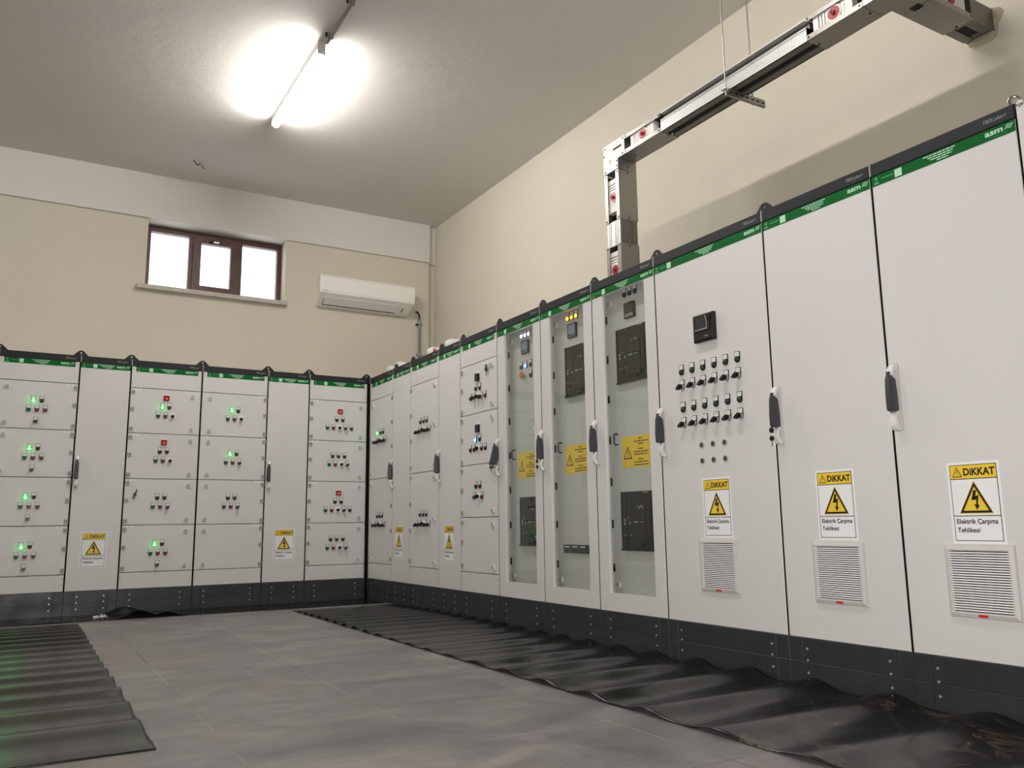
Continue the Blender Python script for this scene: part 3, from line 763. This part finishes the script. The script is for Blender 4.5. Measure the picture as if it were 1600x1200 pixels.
# right row, from the corner towards the viewer
A = .0317; RZ = -math.pi/2
S = {}
cum = 0
for i, w in enumerate((.6, .4, .6, .4, .6, .6, .6, .6, .8, .6, .6)):
    S[i+1] = (A+cum, w); cum += w
def rcab(i, label, lug=True):
    s, w = S[i]; return cabinet(label, 0, -s, RZ, w, RG, lug), w
L2 = (1.940, 1.153, .346)
t, w = rcab(1, 'first grey cabinet of the right row at the corner, with one lit green lamp', False)
d = compartments(t, w, L2, 'r', gap=.005)
r8 = lambda z, k3: [(-.065, z, k3[0]), (0, z, k3[1]), (.064, z, k3[2]), (-.124, z-.083, 'selector'), (-.060, z-.083, 'selector'), (0, z-.083, 'rotary'), (.060, z-.083, 'selector'), (.122, z-.083, 'selector')]
row(d[0], r8(1.603, ('lamp_green_lit', 'lamp_dark', 'lamp_dark')), .3); row(d[1], r8(.800, ('lamp_dark', 'lamp_dark', 'lamp_blue')), .3)
t, w = rcab(2, 'narrow grey cabinet with warning sign, second from the corner on the right row')
d = full_door(t, w, .003, .003, .022); sign(d, .075, .405)
t, w = rcab(3, 'grey two-compartment cabinet with unlit green, red and blue lamps, between two signed narrow cabinets')
d = compartments(t, w, L2, 'l', gap=.005)
row(d[0], r8(1.603, ('lamp_green', 'lamp_red', 'lamp_blue')), .3); row(d[1], r8(.800, ('lamp_green', 'lamp_red', 'lamp_blue')), .3)
t, w = rcab(4, 'narrow grey cabinet with warning sign beside the cabinet with hanging key ring')
d = full_door(t, w, .003, .003, .030); sign(d, .101, .408)
t, w = rcab(5, 'grey four-compartment cabinet with a lit blue lamp, left of the glass doors')
d = compartments(t, w, (1.941, 1.547, 1.154, .756, .346), 'l', gap=.005)
row(d[0], [(0, 1.827, 'ammeter'), (-.031, 1.749, 'lamp_dark'), (.031, 1.747, 'lamp_green'), (-.12, 1.682, 'lamp_red'), (-.06, 1.680, 'selector'), (0, 1.676, 'rotary'), (.058, 1.676, 'selector'), (.117, 1.677, 'lamp_red')], .3)
row(d[1], [(0, 1.430, 'ammeter'), (-.037, 1.351, 'lamp_blue_lit'), (.027, 1.352, 'lamp_green'), (-.124, 1.28, 'lamp_red'), (-.063, 1.28, 'lamp_red'), (-.004, 1.276, 'rotary'), (.053, 1.28, 'lamp_red'), (.113, 1.279, 'lamp_red')], .3)
row(d[2], [(-.038, .998, 'push_green'), (.025, .998, 'push_red'), (-.066, .917, 'push_green'), (-.002, .914, 'rotary'), (.056, .917, 'push_red')], .3)

def breaker(parent, u0, z0, w, h, lamp=False):
    b = MB(); b.box(u0, u0+w, -.010, 0, z0, z0+h, breaker_m); y = -.010
    W = lambda f: u0+f*w; Z = lambda f: z0+f*h
    def blk(a, b2, c, d2, m, th=.006): b.box(W(a), W(b2), y-th, y, Z(c), Z(d2), m)
    blk(.0, 1, .0, .03, black, .012); blk(0, .04, 0, 1, black, .004)
    blk(.10, .33, .55, .86, breaker_d, .004)
    blk(.36, .80, .12, .50, breaker_d, .012); blk(.36, .80, .52, .72, breaker_d, .008)
    blk(.84, .93, .20, .80, breaker_d, .010)
    for fx, fz, ww, hh, m in ((.13, .50, .06, .035, hinge_grey), (.13, .44, .06, .035, hinge_grey), (.30, .44, .04, .05, hinge_grey), (.24, .54, .03, .03, hinge_grey), (.13, .25, .025, .03, hinge_grey),
                              (.22, .25, .02, .025, hinge_grey), (.33, .255, .05, .02, hinge_grey), (.44, .478, .13, .014, palegreen), (.62, .478, .13, .012, hinge_grey),
                              (.48, .60, .07, .055, lens_dkred), (.72, .60, .06, .055, lens_dkgreen), (.57, .73, .03, .03, hinge_grey), (.66, .73, .06, .03, hinge_grey), (.76, .965, .16, .016, hinge_grey)):
        b.quad(W(fx), W(fx+ww), Z(fz), Z(fz+hh), y-.0125, m)
    if lamp:
        b.quad(W(.62), W(.64), Z(.70), Z(.735), y-.013, label_w); b.quad(W(.69), W(.75), Z(.71), Z(.73), y-.013, orange_knob)
    for fx, fz in ((.66, .20), (.80, .20), (.66, .09), (.2, .2)): b.cyl((W(fx), y, Z(fz)), (W(fx), y-.013, Z(fz)), .008, black, n=10)
    return b.build('circuit_breaker', parent, label='black circuit breaker front')
def glass_cab(i, label, open_=False):
    t, w = rcab(i, label)
    d = full_door(t, w, glass=True, open_=open_, handle_u=.020)
    p = MB(); p.cbox(.060, w-.060, .070, .0795, .245, 2.110, grey_in, .002); p = p.build('inner_door', t)
    for z in (.442, .696, .945, 1.194, 1.444, 1.690, 1.938): dev('dark_hinge', p, .058, z, .071)
    for z in (.345, 2.030): dev('latch', p, .095, z, .07)
    dev('bow_handle', p, .131, 1.194, .07)
    st = place('warning_sticker', STICKER, p, (.172, .0695, 1.0175), 0, label='yellow warning notice sticker')
    return t, d, p
PY = .070
t, d, p = glass_cab(6, 'glass-door cabinet with lit white lamps, orange knob and lit blue lamp inside', True)
s0 = S[6][0]
for sx, k in ((2.885, 'lamp_white_lit'), (2.933, 'lamp_white_lit'), (2.982, 'lamp_white_lit')): dev(k, p, sx-s0, 2.053, PY)
dev('meter_lit', p, 2.933-s0, 1.957, PY)
dev('lamp_red', p, 2.868-s0, 1.828, PY); dev('lamp_blue_lit', p, 2.933-s0, 1.828, PY); dev('lamp_red', p, 2.996-s0, 1.828, PY)
dev('knob_orange', p, 2.905-s0, 1.754, PY); dev('lamp_red', p, 2.996-s0, 1.752, PY)
breaker(p, 2.837-s0, .552, .285, .335).location.y = PY
g = MB(); g.quad(.060, .54, 1.2385, 1.2405, PY-.0003, hinge_grey); g.quad(.060, .54, .742, .744, PY-.0003, hinge_grey); g.quad(.060, .54, 1.500, 1.502, PY-.0003, hinge_grey); g.build('panel_joint', p)
t, d, p = glass_cab(7, 'glass-door cabinet with three lit amber lamps and grey terminal strip inside')
s0 = S[7][0]
for sx in (3.475, 3.523, 3.573): dev('lamp_amber_lit', p, sx-s0, 2.053, PY)
dev('meter_lit', p, 3.527-s0, 1.953, PY)
breaker(p, 3.440-s0, 1.515, .285, .333).location.y = PY
b = MB(); u0 = 3.376-s0; b.rrect(u0, u0+.27, .516, .569, PY-.012, PY, .004, darkgrip)
for k in range(3):
    uu = u0+.018+k*.087; b.rrect(uu, uu+.062, .521, .564, PY-.016, PY-.012, .003, screen_off); b.box(uu+.008, uu+.054, PY-.020, PY-.016, .553, .559, label_w)
    b.box(uu+.026, uu+.036, PY-.026, PY-.016, .528, .552, black)
b.build('terminal_strip', p, label='grey strip of three switches')
t, d, p = glass_cab(8, 'glass-door cabinet with two large black circuit breakers and no lit lamps')
s0 = S[8][0]
for sx in (4.077, 4.127, 4.177): dev('lamp_dark', p, sx-s0, 2.068, PY)
dev('meter_off', p, 4.127-s0, 1.953, PY)
breaker(p, 3.992-s0, 1.518, .285, .333).location.y = PY; breaker(p, 3.987-s0, .543, .285, .337, True).location.y = PY

t, w = rcab(9, 'wide grey cabinet with rows of small switches and green lamps and a vent grille')
s0 = S[9][0]; d = full_door(t, w)
for k in range(6):
    u = 4.6235-s0+.0804*k
    dev('lamp_green', d, u, 1.498); dev('selector', d, u, 1.419); dev('lamp_green', d, u, 1.299); dev('selector', d, u, 1.219)
for k in range(3):
    for z in (1.089, 1.009): dev('plug', d, 4.747-s0+.0805*k, z)
m = MB(); m.cbox(-.072, .072, -.030, 0, -.072, .072, black, .008); m.box(-.058, .058, -.034, -.030, -.018, .060, breaker_m); m.quad(-.040, .032, -.002, .052, -.0345, screen_off)
m.tube([(.036, -.034, -.016), (.040, -.036, .01), (.036, -.036, .036), (.026, -.034, .058)], .002, hinge_grey)
for k in range(5): m.box(-.046+.018*k, -.034+.018*k, -.036, -.034, -.015, -.008, hinge_grey)
m.quad(.012, .040, -.050, -.046, -.0305, hinge_grey); m.quad(-.01, .01, -.052, -.048, -.0305, lens_dkred)
m.build('control_relay', d, (4.822-s0, 0, 1.688), label='black power factor controller with small screen')
sign(d, 4.735-s0, .624)
place('ventilation_grille', GRILLE, d, (4.698-s0, 0, .360), 0, label='white louvred vent grille')
def red_tag(door, u, z): MB().box(u-.016, u+.016, -.017, -.0145, z-.005, z+.005, redtag).build('grille_badge', door, label='red badge')
red_tag(d, 4.828-s0, .371)
t, w = rcab(10, 'plain grey cabinet with sign and grille, between the switch-row cabinet and the end cabinet')
s0 = S[10][0]; d = full_door(t, w); sign(d, 5.437-s0, .619)
place('ventilation_grille', GRILLE, d, (5.398-s0, 0, .354), 0, label='white louvred vent grille'); red_tag(d, 5.528-s0, .365)
t, w = rcab(11, 'plain grey end cabinet of the right row, nearest the viewer at the right edge', False)
s0 = S[11][0]; d = full_door(t, w); sign(d, 6.040-s0, .612)
place('ventilation_grille', GRILLE, d, (6.002-s0, 0, .349), 0, label='white louvred vent grille'); red_tag(d, 6.132-s0, .360)
m = MB(); m.box(w+.006, w+.034, -.004, .6, 0, 2.168, grey); m.box(w, w+.006, .01, .6, 0, 2.16, seam_shade_black); m.cyl((w+.020, -.004, 2.168), (w+.020, .6, 2.168), .0138, grey); m.build('side_panel', t)
def ring_mesh():
    r = MB(); pts = [(.017*math.cos(a), 0, .034+.017*math.sin(a)) for a in [2*math.pi*k/18 for k in range(19)]]
    r.tube(pts, .0055, chrome, 8); r.cyl((0, 0, 0), (0, 0, .020), .007, chrome); r.cyl((0, 0, 0), (0, 0, .005), .015, chrome); return r.mesh('eye_bolt')
EYE = ring_mesh()
place('eye_bolt', EYE, t, (w-.02, .04, H_TOP-.004), .6, label='shiny ring bolt')
m = MB(); m.cyl((.014, .03, H_TOP-.004), (.014, .03, H_TOP+.010), .012, chrome); m.cyl((.055, .05, H_TOP-.004), (.055, .05, H_TOP+.018), .020, chrome, .012); m.build('roof_bolt', t, label='shiny bolt heads')

def lug(label, x, y, rot):
    place('lifting_lug', LUG, None, (x, y, H_TOP-.0035), rot, label=label, category='lifting lug', group='dark lifting lugs over the cabinet seams')
ORD = ('', 'nearest', 'second', 'third', 'fourth', 'fifth', 'sixth', 'seventh', 'eighth', 'ninth')
lug('dark lifting lug at the very corner where the two cabinet rows meet', XL0-.004, .024, 0)
for i, dx in enumerate((.6, 1.0, 1.6, 2.2, 2.6, 3.2), 1):
    lug('dark lifting lug on the back row, %s%s the corner seam' % (ORD[i], ' to' if i == 1 else ' one from'), XL0-dx, .024, 0)
for i in range(2, 11):
    lug('dark lifting lug on the right row, %s%s the corner seam' % (ORD[i-1], ' to' if i == 2 else ' one from'), .024, -S[i][0], RZ)
# ------------------------------------------------------------------ keys
def key_pair(x, y, z, label, two=True):
    k = MB(); k.cyl((0, 0, 0), (-.012, 0, 0), .004, chrome, n=8)
    k.cyl((-.012, 0, 0), (-.018, 0, 0), .012, black, n=12)
    k.box(-.016, -.013, -.010, .010, -.014, .006, black)
    if two:
        k.tube([(-.015, 0, -.010), (-.018, .004, -.022), (-.012, .002, -.030)], .0018, chrome, 6)
        k.cyl((-.010, .002, -.038), (-.016, .002, -.038), .012, black, n=12)
        k.box(-.014, -.012, -.002, .004, -.075, -.045, steel)
    k.build('key', loc=(x, y, z), label=label, category='key', group='keys left in the cabinet locks')
key_pair(-.037, -(S[6][0]+.014), 1.112, 'black-headed key in the lock below the open handle of the orange-knob glass door', False)
key_pair(-.037, -(S[7][0]+.014), 1.112, 'pair of black-headed keys below the handle of the amber-lamp glass door')
key_pair(-.037, -(S[10][0]+.024), 1.112, 'pair of black-headed keys below the handle right of the switch rows')
key_pair(-.037, -(S[6][0]-.022), 1.150, 'black-headed keys at the handle beside the blue-lamp cabinet')
k = MB(); ks = S[5][0]
k.tube([(-.008, -(ks+.525), 1.886), (-.012, -(ks+.50), 1.890), (-.012, -(ks+.455), 1.888)], .002, steel, 6)
k.cyl((-.010, -(ks+.452), 1.862), (-.016, -(ks+.452), 1.862), .018, black, n=14)
k.box(-.014, -.011, -(ks+.457), -(ks+.447), 1.812, 1.846, steel); k.box(-.016, -.009, -(ks+.462), -(ks+.442), 1.880, 1.896, black)
k.build('key_ring', label='black key on a wire hanging from a latch above the small black meter', category='key')
k = MB(); k.prism([(-2.146, .962), (-2.136, .958), (-2.130, .980), (-2.112, .988), (-2.118, 1.004), (-2.108, 1.034), (-2.118, 1.036), (-2.128, 1.012), (-2.142, 1.000), (-2.136, .985)], -.018, -.004, black)
k.tube([(-2.112, -.010, 1.034), (-2.113, -.009, 1.050), (-2.116, -.004, 1.052)], .002, steel, 6)
k.build('hanging_key', label='black key tag hanging on the third door of a back-row cabinet', category='key')

# ------------------------------------------------------------------ white parts on top of the right row
mbx = MB(); mbx.box(-.045, .045, -.055, .055, 0, .10, white); mbx.cbox(-.05, .05, -.06, .06, .075, .105, white); mbx.cyl((0, -.055, .05), (0, -.085, .05), .02, white); WBOX = mbx.mesh('cable_gland_box')
for yy, l, sy in ((-.20, 'small white box on the cabinet top nearest the corner', .8), (-.43, 'second white box from the corner on the cabinet tops', 1.0), (-1.19, 'third white box on the cabinet tops, with red cable', 1.3), (-1.57, 'white box on the cabinet tops farthest from the corner', 1.3)):
    o = place('white_box', WBOX, None, (.16, yy, H_TOP-.004), 0, label=l, category='box', group='white boxes on top of the cabinets'); o.scale = (.8, sy*.75, 1.08)
MB().tube([(.10, -1.36, H_TOP+.010), (.10, -1.345, 2.22), (.105, -1.32, 2.245), (.11, -1.30, 2.235)], .012, nutred).build('red_cable', label='short red cable beside the third white box on the tops', category='cable')
MB().tube([(.12, -.075, 2.175), (.12, -.065, 2.22), (.12, -.085, 2.245), (.12, -.105, 2.22), (.12, -.095, 2.175)], .003, steel, 6).build('wire_loop', label='thin wire loop standing on the first cabinet top by the corner', category='wire')

# ------------------------------------------------------------------ busbar trunking
BX0, BX1 = .320, .475
ZB, ZT = 3.127, 3.256
YA, YB_ = -3.745, -3.590      # vertical riser
t = thing('busbar_trunking', 'grey aluminium busbar trunking rising from the cabinets and running to the right wall', 'busbar', (BX0, YA, H_TOP))
def tb(mb, name, label=None):
    o = mb.build(name, t, label=label); o.location = (-BX0, -YA, -H_TOP); return o
def hcasing(y_from, y_to):
    """ribbed casing along y: section in (x,z)"""
    x0, x1, zb, zt = BX0+.004, BX1-.004, ZB+.002, ZT-.002
    body = MB()
    pts = [(x0, zb), (x0+.050, zb), (x0+.050, zb+.020), (x1-.050, zb+.020), (x1-.050, zb), (x1, zb),
           (x1, zb+.078), (x1-.030, zb+.078), (x1-.030, zt-.008), (x1, zt-.008), (x1, zt), (x0, zt), (x0, zt-.005), (x0+.030, zt-.005), (x0+.030, zb+.078), (x0, zb+.078)]
    # split in convex boxes for clean shading
    body.box(x0, x0+.050, y_to, y_from, zb, zb+.020, alu_shaded); body.box(x1-.050, x1, y_to, y_from, zb, zb+.020, alu_shaded)
    body.box(x0+.006, x1-.006, y_to, y_from, zb+.020, zb+.078, alu_shaded)
    body.box(x0+.030, x1-.030, y_to, y_from, zb+.078, zt-.006, alu_shaded); body.box(x0, x1, y_to, y_from, zt-.006, zt, alu)
    body.box(x0+.004, x1-.004, y_to, y_from, zb+.012, zb+.078, slot_shade_black)  # near-black core paints the shade between the ribs
    for z_, h_ in ((.000, .0135), (.0155, .0125), (.030, .0125), (.0445, .0125), (.060, .006), (.0715, .006)):
        body.box(x0-.001, x0+.008, y_to, y_from, zb+z_, zb+z_+h_, alu); body.box(x1-.008, x1+.001, y_to, y_from, zb+z_, zb+z_+h_, alu)
    return body
c = hcasing(-4.181, -5.318); tb(c, 'straight_section', 'ribbed aluminium casing')
def vcasing(z0, z1):
    m = MB(); y0, y1 = YA+.006, YB_-.006
    m.box(BX0+.014, BX1-.006, y0, y1, z0, z1, alu_shaded)
    for a, w_ in ((.000, .020), (.026, .010), (.042, .010), (.058, .040), (.106, .010), (.122, .020)): m.box(BX0+.006, BX0+.016, y0+a, y0+a+w_, z0, z1, alu)
    for a, w_ in ((.006, .045), (.105, .040)): m.box(BX0+a, BX0+a+w_, y0-.006, y0+.003, z0, z1, alu_shaded)
    return m
tb(vcasing(2.532, 2.704), 'riser_section', 'ribbed aluminium riser'); tb(vcasing(H_TOP+.001, 2.20), 'riser_section')
def joint(mb_name, axis, a0, a1):
    """joint pack: two U covers on the closed faces, lips round the open side, insulators and the red bolt inside. a0<a1 along axis"""
    m = MB()
    if axis == 'y':
        x0, x1, z0, z1 = BX0, BX1, ZB, ZT
        m.box(x0, x1, a0, a1, z0-.0, z0+.004, cover_m); m.box(x0, x1, a0, a1, z1-.004, z1, cover_m)
        m.box(x0, x0+.003, a0, a1, z0+.004, z0+.028, cover_m); m.box(x0, x0+.003, a0, a1, z1-.024, z1-.004, cover_m)
        m.box(x1-.003, x1, a0, a1, z0+.004, z0+.028, cover_m); m.box(x1-.003, x1, a0, a1, z1-.024, z1-.004, cover_m)
        for a in (a0+.014, a1-.014):
            for z in (z0+.014, z1-.012): m.cyl((x0, a, z), (x0-.003, a, z), .005, slot_shade_black, n=8)
            m.cyl((( x0+x1)/2, a, z0), ((x0+x1)/2, a, z0-.003), .006, slot_shade_black, n=8)
    elif axis == 'z':
        x0, x1, y0, y1 = BX0, BX1, YA, YB_
        m.box(x0, x1, y0, y0+.004, a0, a1, cover_m); m.box(x0, x1, y1-.004, y1, a0, a1, cover_m)
        m.box(x0, x0+.003, y0+.004, y0+.034, a0, a1, cover_m); m.box(x0, x0+.003, y1-.034, y1-.004, a0, a1, cover_m)
        for a in (a0+.014, a1-.014):
            for y in (y0+.014, y1-.014): m.cyl((x0, y, a), (x0-.003, y, a), .005, slot_shade_black, n=8)
            m.cyl(((x0+x1)/2, y0, a), ((x0+x1)/2, y0-.003, a), .006, slot_shade_black, n=8)
    else:
        y0, y1, z0, z1 = -5.852, -5.697, ZB, ZT
        m.box(a0, a1, y0, y1, z0, z0+.004, cover_m); m.box(a0, a1, y0, y1, z1-.004, z1, cover_m)
        m.box(a0, a1, y0, y0+.003, z0+.004, z0+.028, cover_m); m.box(a0, a1, y0, y0+.003, z1-.024, z1-.004, cover_m)
        for a in (a0+.014, a1-.014): m.cyl((a, y0, z0+.014), (a, y0-.003, z0+.014), .005, slot_shade_black, n=8); m.cyl((a, (y0+y1)/2, z0), (a, (y0+y1)/2, z0-.003), .006, slot_shade_black, n=8)
    cov = tb(m, mb_name, 'grey joint cover')
    n = MB(); c_ = (a0+a1)/2; L = a1-a0
    def ibox(a, b, lo, hi, d0, d1, mt):
        if axis == 'y': n.box(BX0+d0, BX0+d1, c_+a, c_+b, ZB+lo, ZB+hi, mt)
        elif axis == 'z': n.box(BX0+d0, BX0+d1, YA+lo, YA+hi, c_+a, c_+b, mt)
        else: n.box(c_+a, c_+b, -5.852+d0, -5.852+d1, ZB+lo, ZB+hi, mt)
    hi = .125 if axis != 'z' else .150
    ibox(-L/2+.005, L/2-.005, .006, hi, .055, .10, slot_shade_black)
    for a, b in ((-.105, -.060), (-.058, -.040), (.040, .052), (.058, .070), (.076, .088), (.096, .128)): ibox(a, b, .008, hi-.012, .012, .060, insul)
    ibox(-.045, .045, .010, hi-.015, .018, .060, insul)
    if axis == 'y': p, q = Vector((BX0+.018, c_, (ZB+ZT)/2+.002)), Vector((-1, 0, 0))
    elif axis == 'z': p, q = Vector((BX0+.018, (YA+YB_)/2, c_)), Vector((-1, 0, 0))
    else: p, q = Vector((c_, -5.852+.018, (ZB+ZT)/2)), Vector((0, -1, 0))
    n.cyl(p, p+q*.010, .044, insul, n=20); n.cyl(p+q*.010, p+q*.013, .034, nutred, n=18); n.cyl(p+q*.013, p+q*.026, .013, nutred, n=6, smooth=False); n.cyl(p+q*.026, p+q*.0265, .008, slot_shade_black, n=6)
    n.build('joint_bolt', cov, label='white insulator stack with red bolt')
joint('joint_cover', 'y', -4.178, -3.822); joint('joint_cover', 'y', -5.648, -5.320)
joint('joint_cover', 'z', 2.704, 3.050); joint('joint_cover', 'z', 2.198, 2.534)
joint('joint_cover', 'x', .556, .890)
# elbows
e = MB()
e.box(BX0, BX1, YA, YB_, 3.056, 3.262, cover_m); e.box(BX0, BX1, -3.820, YA, ZB, 3.262, cover_m); e.box(BX0-.002, BX0, YA+.001, YB_, 3.056, 3.262, white); e.box(BX0-.002, BX0, -3.820, YA+.001, ZB, 3.262, white)  # white plates paint the lamp-lit side onto the grey elbow
e2 = tb(e, 'corner_elbow', 'grey elbow box with lit face painted white and small print labels')
for p_ in e2.data.polygons: pass
lb = MB(); lb.box(BX0-.003, BX0-.002, -3.790, -3.700, 3.196, 3.210, slot_shade_black); lb.box(BX0-.003, BX0-.002, -3.676, -3.652, 3.118, 3.146, orange_knob)
for y_, z_ in ((-3.61, 3.24), (-3.805, 3.245), (-3.60, 3.19), (-3.80, 3.14), (-3.61, 3.07), (-3.735, 3.075), (-3.735, 3.112)): lb.cyl((BX0-.002, y_, z_), (BX0-.005, y_, z_), .005, slot_shade_black, n=8)
lb.cyl((.40, YA, 3.075), (.40, YA-.003, 3.075), .006, slot_shade_black, n=8)
o = lb.build('elbow_label', e2)
e = MB(); e.box(BX0, .545, -5.852, -5.652, ZB, ZT, cover_m); e.box(BX0, BX1+.02, -5.700, -5.652, ZB, ZT, cover_m)
e = MB(); e.box(BX0, BX1, -5.852, -5.652, ZB, ZT, cover_m); e.box(BX1, .550, -5.852, -5.697, ZB, ZT, cover_m)
e.box(BX0-.001, BX0, -5.852, -5.652, ZB+.02, ZT-.02, white); e.box(.53, .575, -5.80, -5.75, ZB-.001, ZB, slot_shade_black)  # white plate paints the lit face of this elbow
tb(e, 'wall_elbow', 'grey elbow turning to the wall')
e = MB(); e.box(.892, XW-.001, -5.846, -5.703, ZB+.010, ZT-.004, alu_shaded); e.box(.892, 1.06, -5.846, -5.800, ZB+.002, ZB+.010, alu_shaded); e.box(.892, 1.06, -5.750, -5.703, ZB+.002, ZB+.010, alu_shaded)
e.box(.93, 1.03, -5.800, -5.750, ZB+.006, ZB+.0105, slot_shade_black)
tb(e, 'wall_stub')
e = MB(); pts = []
for k in range(20):
    a = 2*math.pi*k/20; r = 1 + .12*math.sin(3*a+.5) + .08*math.sin(5*a)
    pts.append((-5.775+.115*r*math.cos(a), 3.19+.095*r*math.sin(a)))
pts_in = [(-5.775+(p[0]+5.775)*.75, 3.19+(p[1]-3.19)*.75) for p in pts]
vs = [(XW+.001, p[0], p[1]) for p in pts] + [(XW-.014, p[0], p[1]) for p in pts_in] + [(XW-.016, -5.775, 3.19)]
e.add(vs, [(k, (k+1) % 20, (k+1) % 20+20, k+20) for k in range(20)] + [(k+20, (k+1) % 20+20, 40) for k in range(20)], plaster('wall_mortar_shaded', (.66, .62, .54), .10, .6))  # mortar made darker than the wall, with its shading in the colour
e.build('wall_patch', label='rough mortar patch where the busbar enters the wall', category='mortar')

# hanger
h = thing('busbar_hanger', 'slotted steel bracket on two threaded rods carrying the busbar', 'hanger', (.31, -4.76, ZB))
def hb(mb, name):
    o = mb.build(name, h); o.location = (-.31, 4.76, -ZB); return o
m = MB(); m.box(.29, .60, -4.782, -4.779, ZB-.041, ZB, steel); m.box(.29, .60, -4.779, -4.740, ZB-.003, ZB, steel)
m.box(.29, .60, -4.779, -4.768, ZB-.044, ZB-.041, steel)
for k in range(7): m.box(.315+.042*k, .340+.042*k, -4.7826, -4.782, ZB-.026, ZB-.016, slot_shade_black)
hb(m, 'slotted_bracket')
for xx in (.306, .520):
    m = MB(); m.cyl((xx, -4.760, ZB-.040), (xx, -4.760, CEIL), .0045, steel, n=8)
    for z_ in (ZB-.012, ZB+.005): m.cyl((xx, -4.760, z_), (xx, -4.760, z_+.007), .009, chrome, n=6, smooth=False)
    hb(m, 'threaded_rod')

# ------------------------------------------------------------------ rubber mats
def mat_sheet(name, x0, x1, y0, y1, nx, ny, fn, m, th=.004, **props):
    mb = MB(); vs = []; N = nx+1
    for j in range(ny+1):
        for i in range(nx+1):
            x = x0+(x1-x0)*i/nx; y = y0+(y1-y0)*j/ny; vs.append((x, y, fn(x, y)+th))
    n0 = len(vs); vs += [(v[0], v[1], v[2]-th+.0003) for v in vs]
    fs = []
    for j in range(ny):
        for i in range(nx):
            a = j*N+i; fs.append((a, a+1, a+1+N, a+N)); fs.append((a+n0, a+N+n0, a+1+N+n0, a+1+n0))
    for j in range(ny):
        for i in (0, nx):
            a = j*N+i; b = a+N; f = (a, b, b+n0, a+n0); fs.append(f if i == 0 else tuple(reversed(f)))
    for i in range(nx):
        for j in (0, ny):
            a = j*N+i; b = a+1; f = (a, a+n0, b+n0, b); fs.append(f if j == 0 else tuple(reversed(f)))
    mb.add(vs, fs, m, True)
    return mb.build(name, **props)
def phase(d, l0, k): return 2*math.pi/k*math.log(1+k*d/l0)
def fr(x, y):
    d = max(0, -.74-y); s_ = (x+.93)/.91
    ph = phase(d, .150, .045) + .5*math.sin(1.3*y) - (x+.9)*.35
    amp = .012 + .0034*min(d, 4.5) * (.35+.9*s_*s_) + .004*math.sin(2.1*y+x)
    amp *= min(1, d/.15+.25) * (1.0 + .5*max(0, 1-d/2.5))
    w_ = .5+.5*math.sin(ph); w_ = w_**1.5
    return max(0, amp*w_) + .0005
mat_sheet('rubber_mat', -.932, -.012, -8.6, -.74, 40, 700, fr, rubber_dusty, label='long wavy black rubber mat lying in front of the right row of cabinets', category='mat', group='black rubber mats')
def fl(x, y):
    d = max(0, -.78-y); s_ = (-2.55-x)/.95
    ph = phase(d, .155, .055) + .25*math.sin(1.7*y+1) + (x+2.5)*.25
    amp = (.031 - .0030*d) * (.8+.2*math.sin(3*y))
    amp *= min(1, d/.1+.3)*min(1, max(0, (y+4.87))/.25+.02)
    w_ = .5+.5*math.sin(ph)
    return max(0, amp*w_**1.4) + .0005
mat_sheet('rubber_mat', -3.50, -2.549, -4.872, -.780, 40, 420, fl, rubber, label='wavy black rubber mat at the lower left catching green lamp reflections', category='mat', group='black rubber mats')
def fs_(x, y):
    e_ = max(0, (-y-.08)/.44)
    g_ = .060*math.exp(-((x+2.10)/.10)**2)*e_**1.5 + .036*math.exp(-((x+1.89)/.08)**2)*e_**2
    g_ += .060*math.exp(-((x+2.16)/.13)**2)*max(0, 1-abs(y+.08)/.12)
    g_ += .006*math.exp(-((x+2.75)/.12)**2)*e_**3
    return g_+.0008
mat_sheet('rubber_mat', -3.9, -.02, -.535, -.004, 300, 30, fs_, rubber, label='flat black rubber strip along the foot of the back row, buckled upwards in the middle', category='mat', group='black rubber mats')

# crumpled clear tape left on the strip
tp = MB(); random.seed(3)
for k in range(7):
    x = -2.36+random.uniform(-.05, .05); y = -.30+random.uniform(-.10, .10); a = random.uniform(0, 3.1); l = random.uniform(.02, .04); w = .010
    ca, sa = math.cos(a), math.sin(a)
    pts = [(x+ca*l-sa*w, y+sa*l+ca*w, .012), (x-ca*l-sa*w, y-sa*l+ca*w, .020), (x-ca*l+sa*w, y-sa*l-ca*w, .010), (x+ca*l+sa*w, y+sa*l-ca*w, .026)]
    vs = pts + [(p[0], p[1], p[2]-.003) for p in pts]
    tp.add(vs, [(0, 1, 2, 3), (7, 6, 5, 4), (0, 4, 5, 1), (1, 5, 6, 2), (2, 6, 7, 3), (3, 7, 4, 0)], mat('clear_tape', (.75, .75, .76), .15, noise=.1))
tp.build('tape_scrap', label='crumpled pale tape scrap on the black strip below the back row', category='tape')
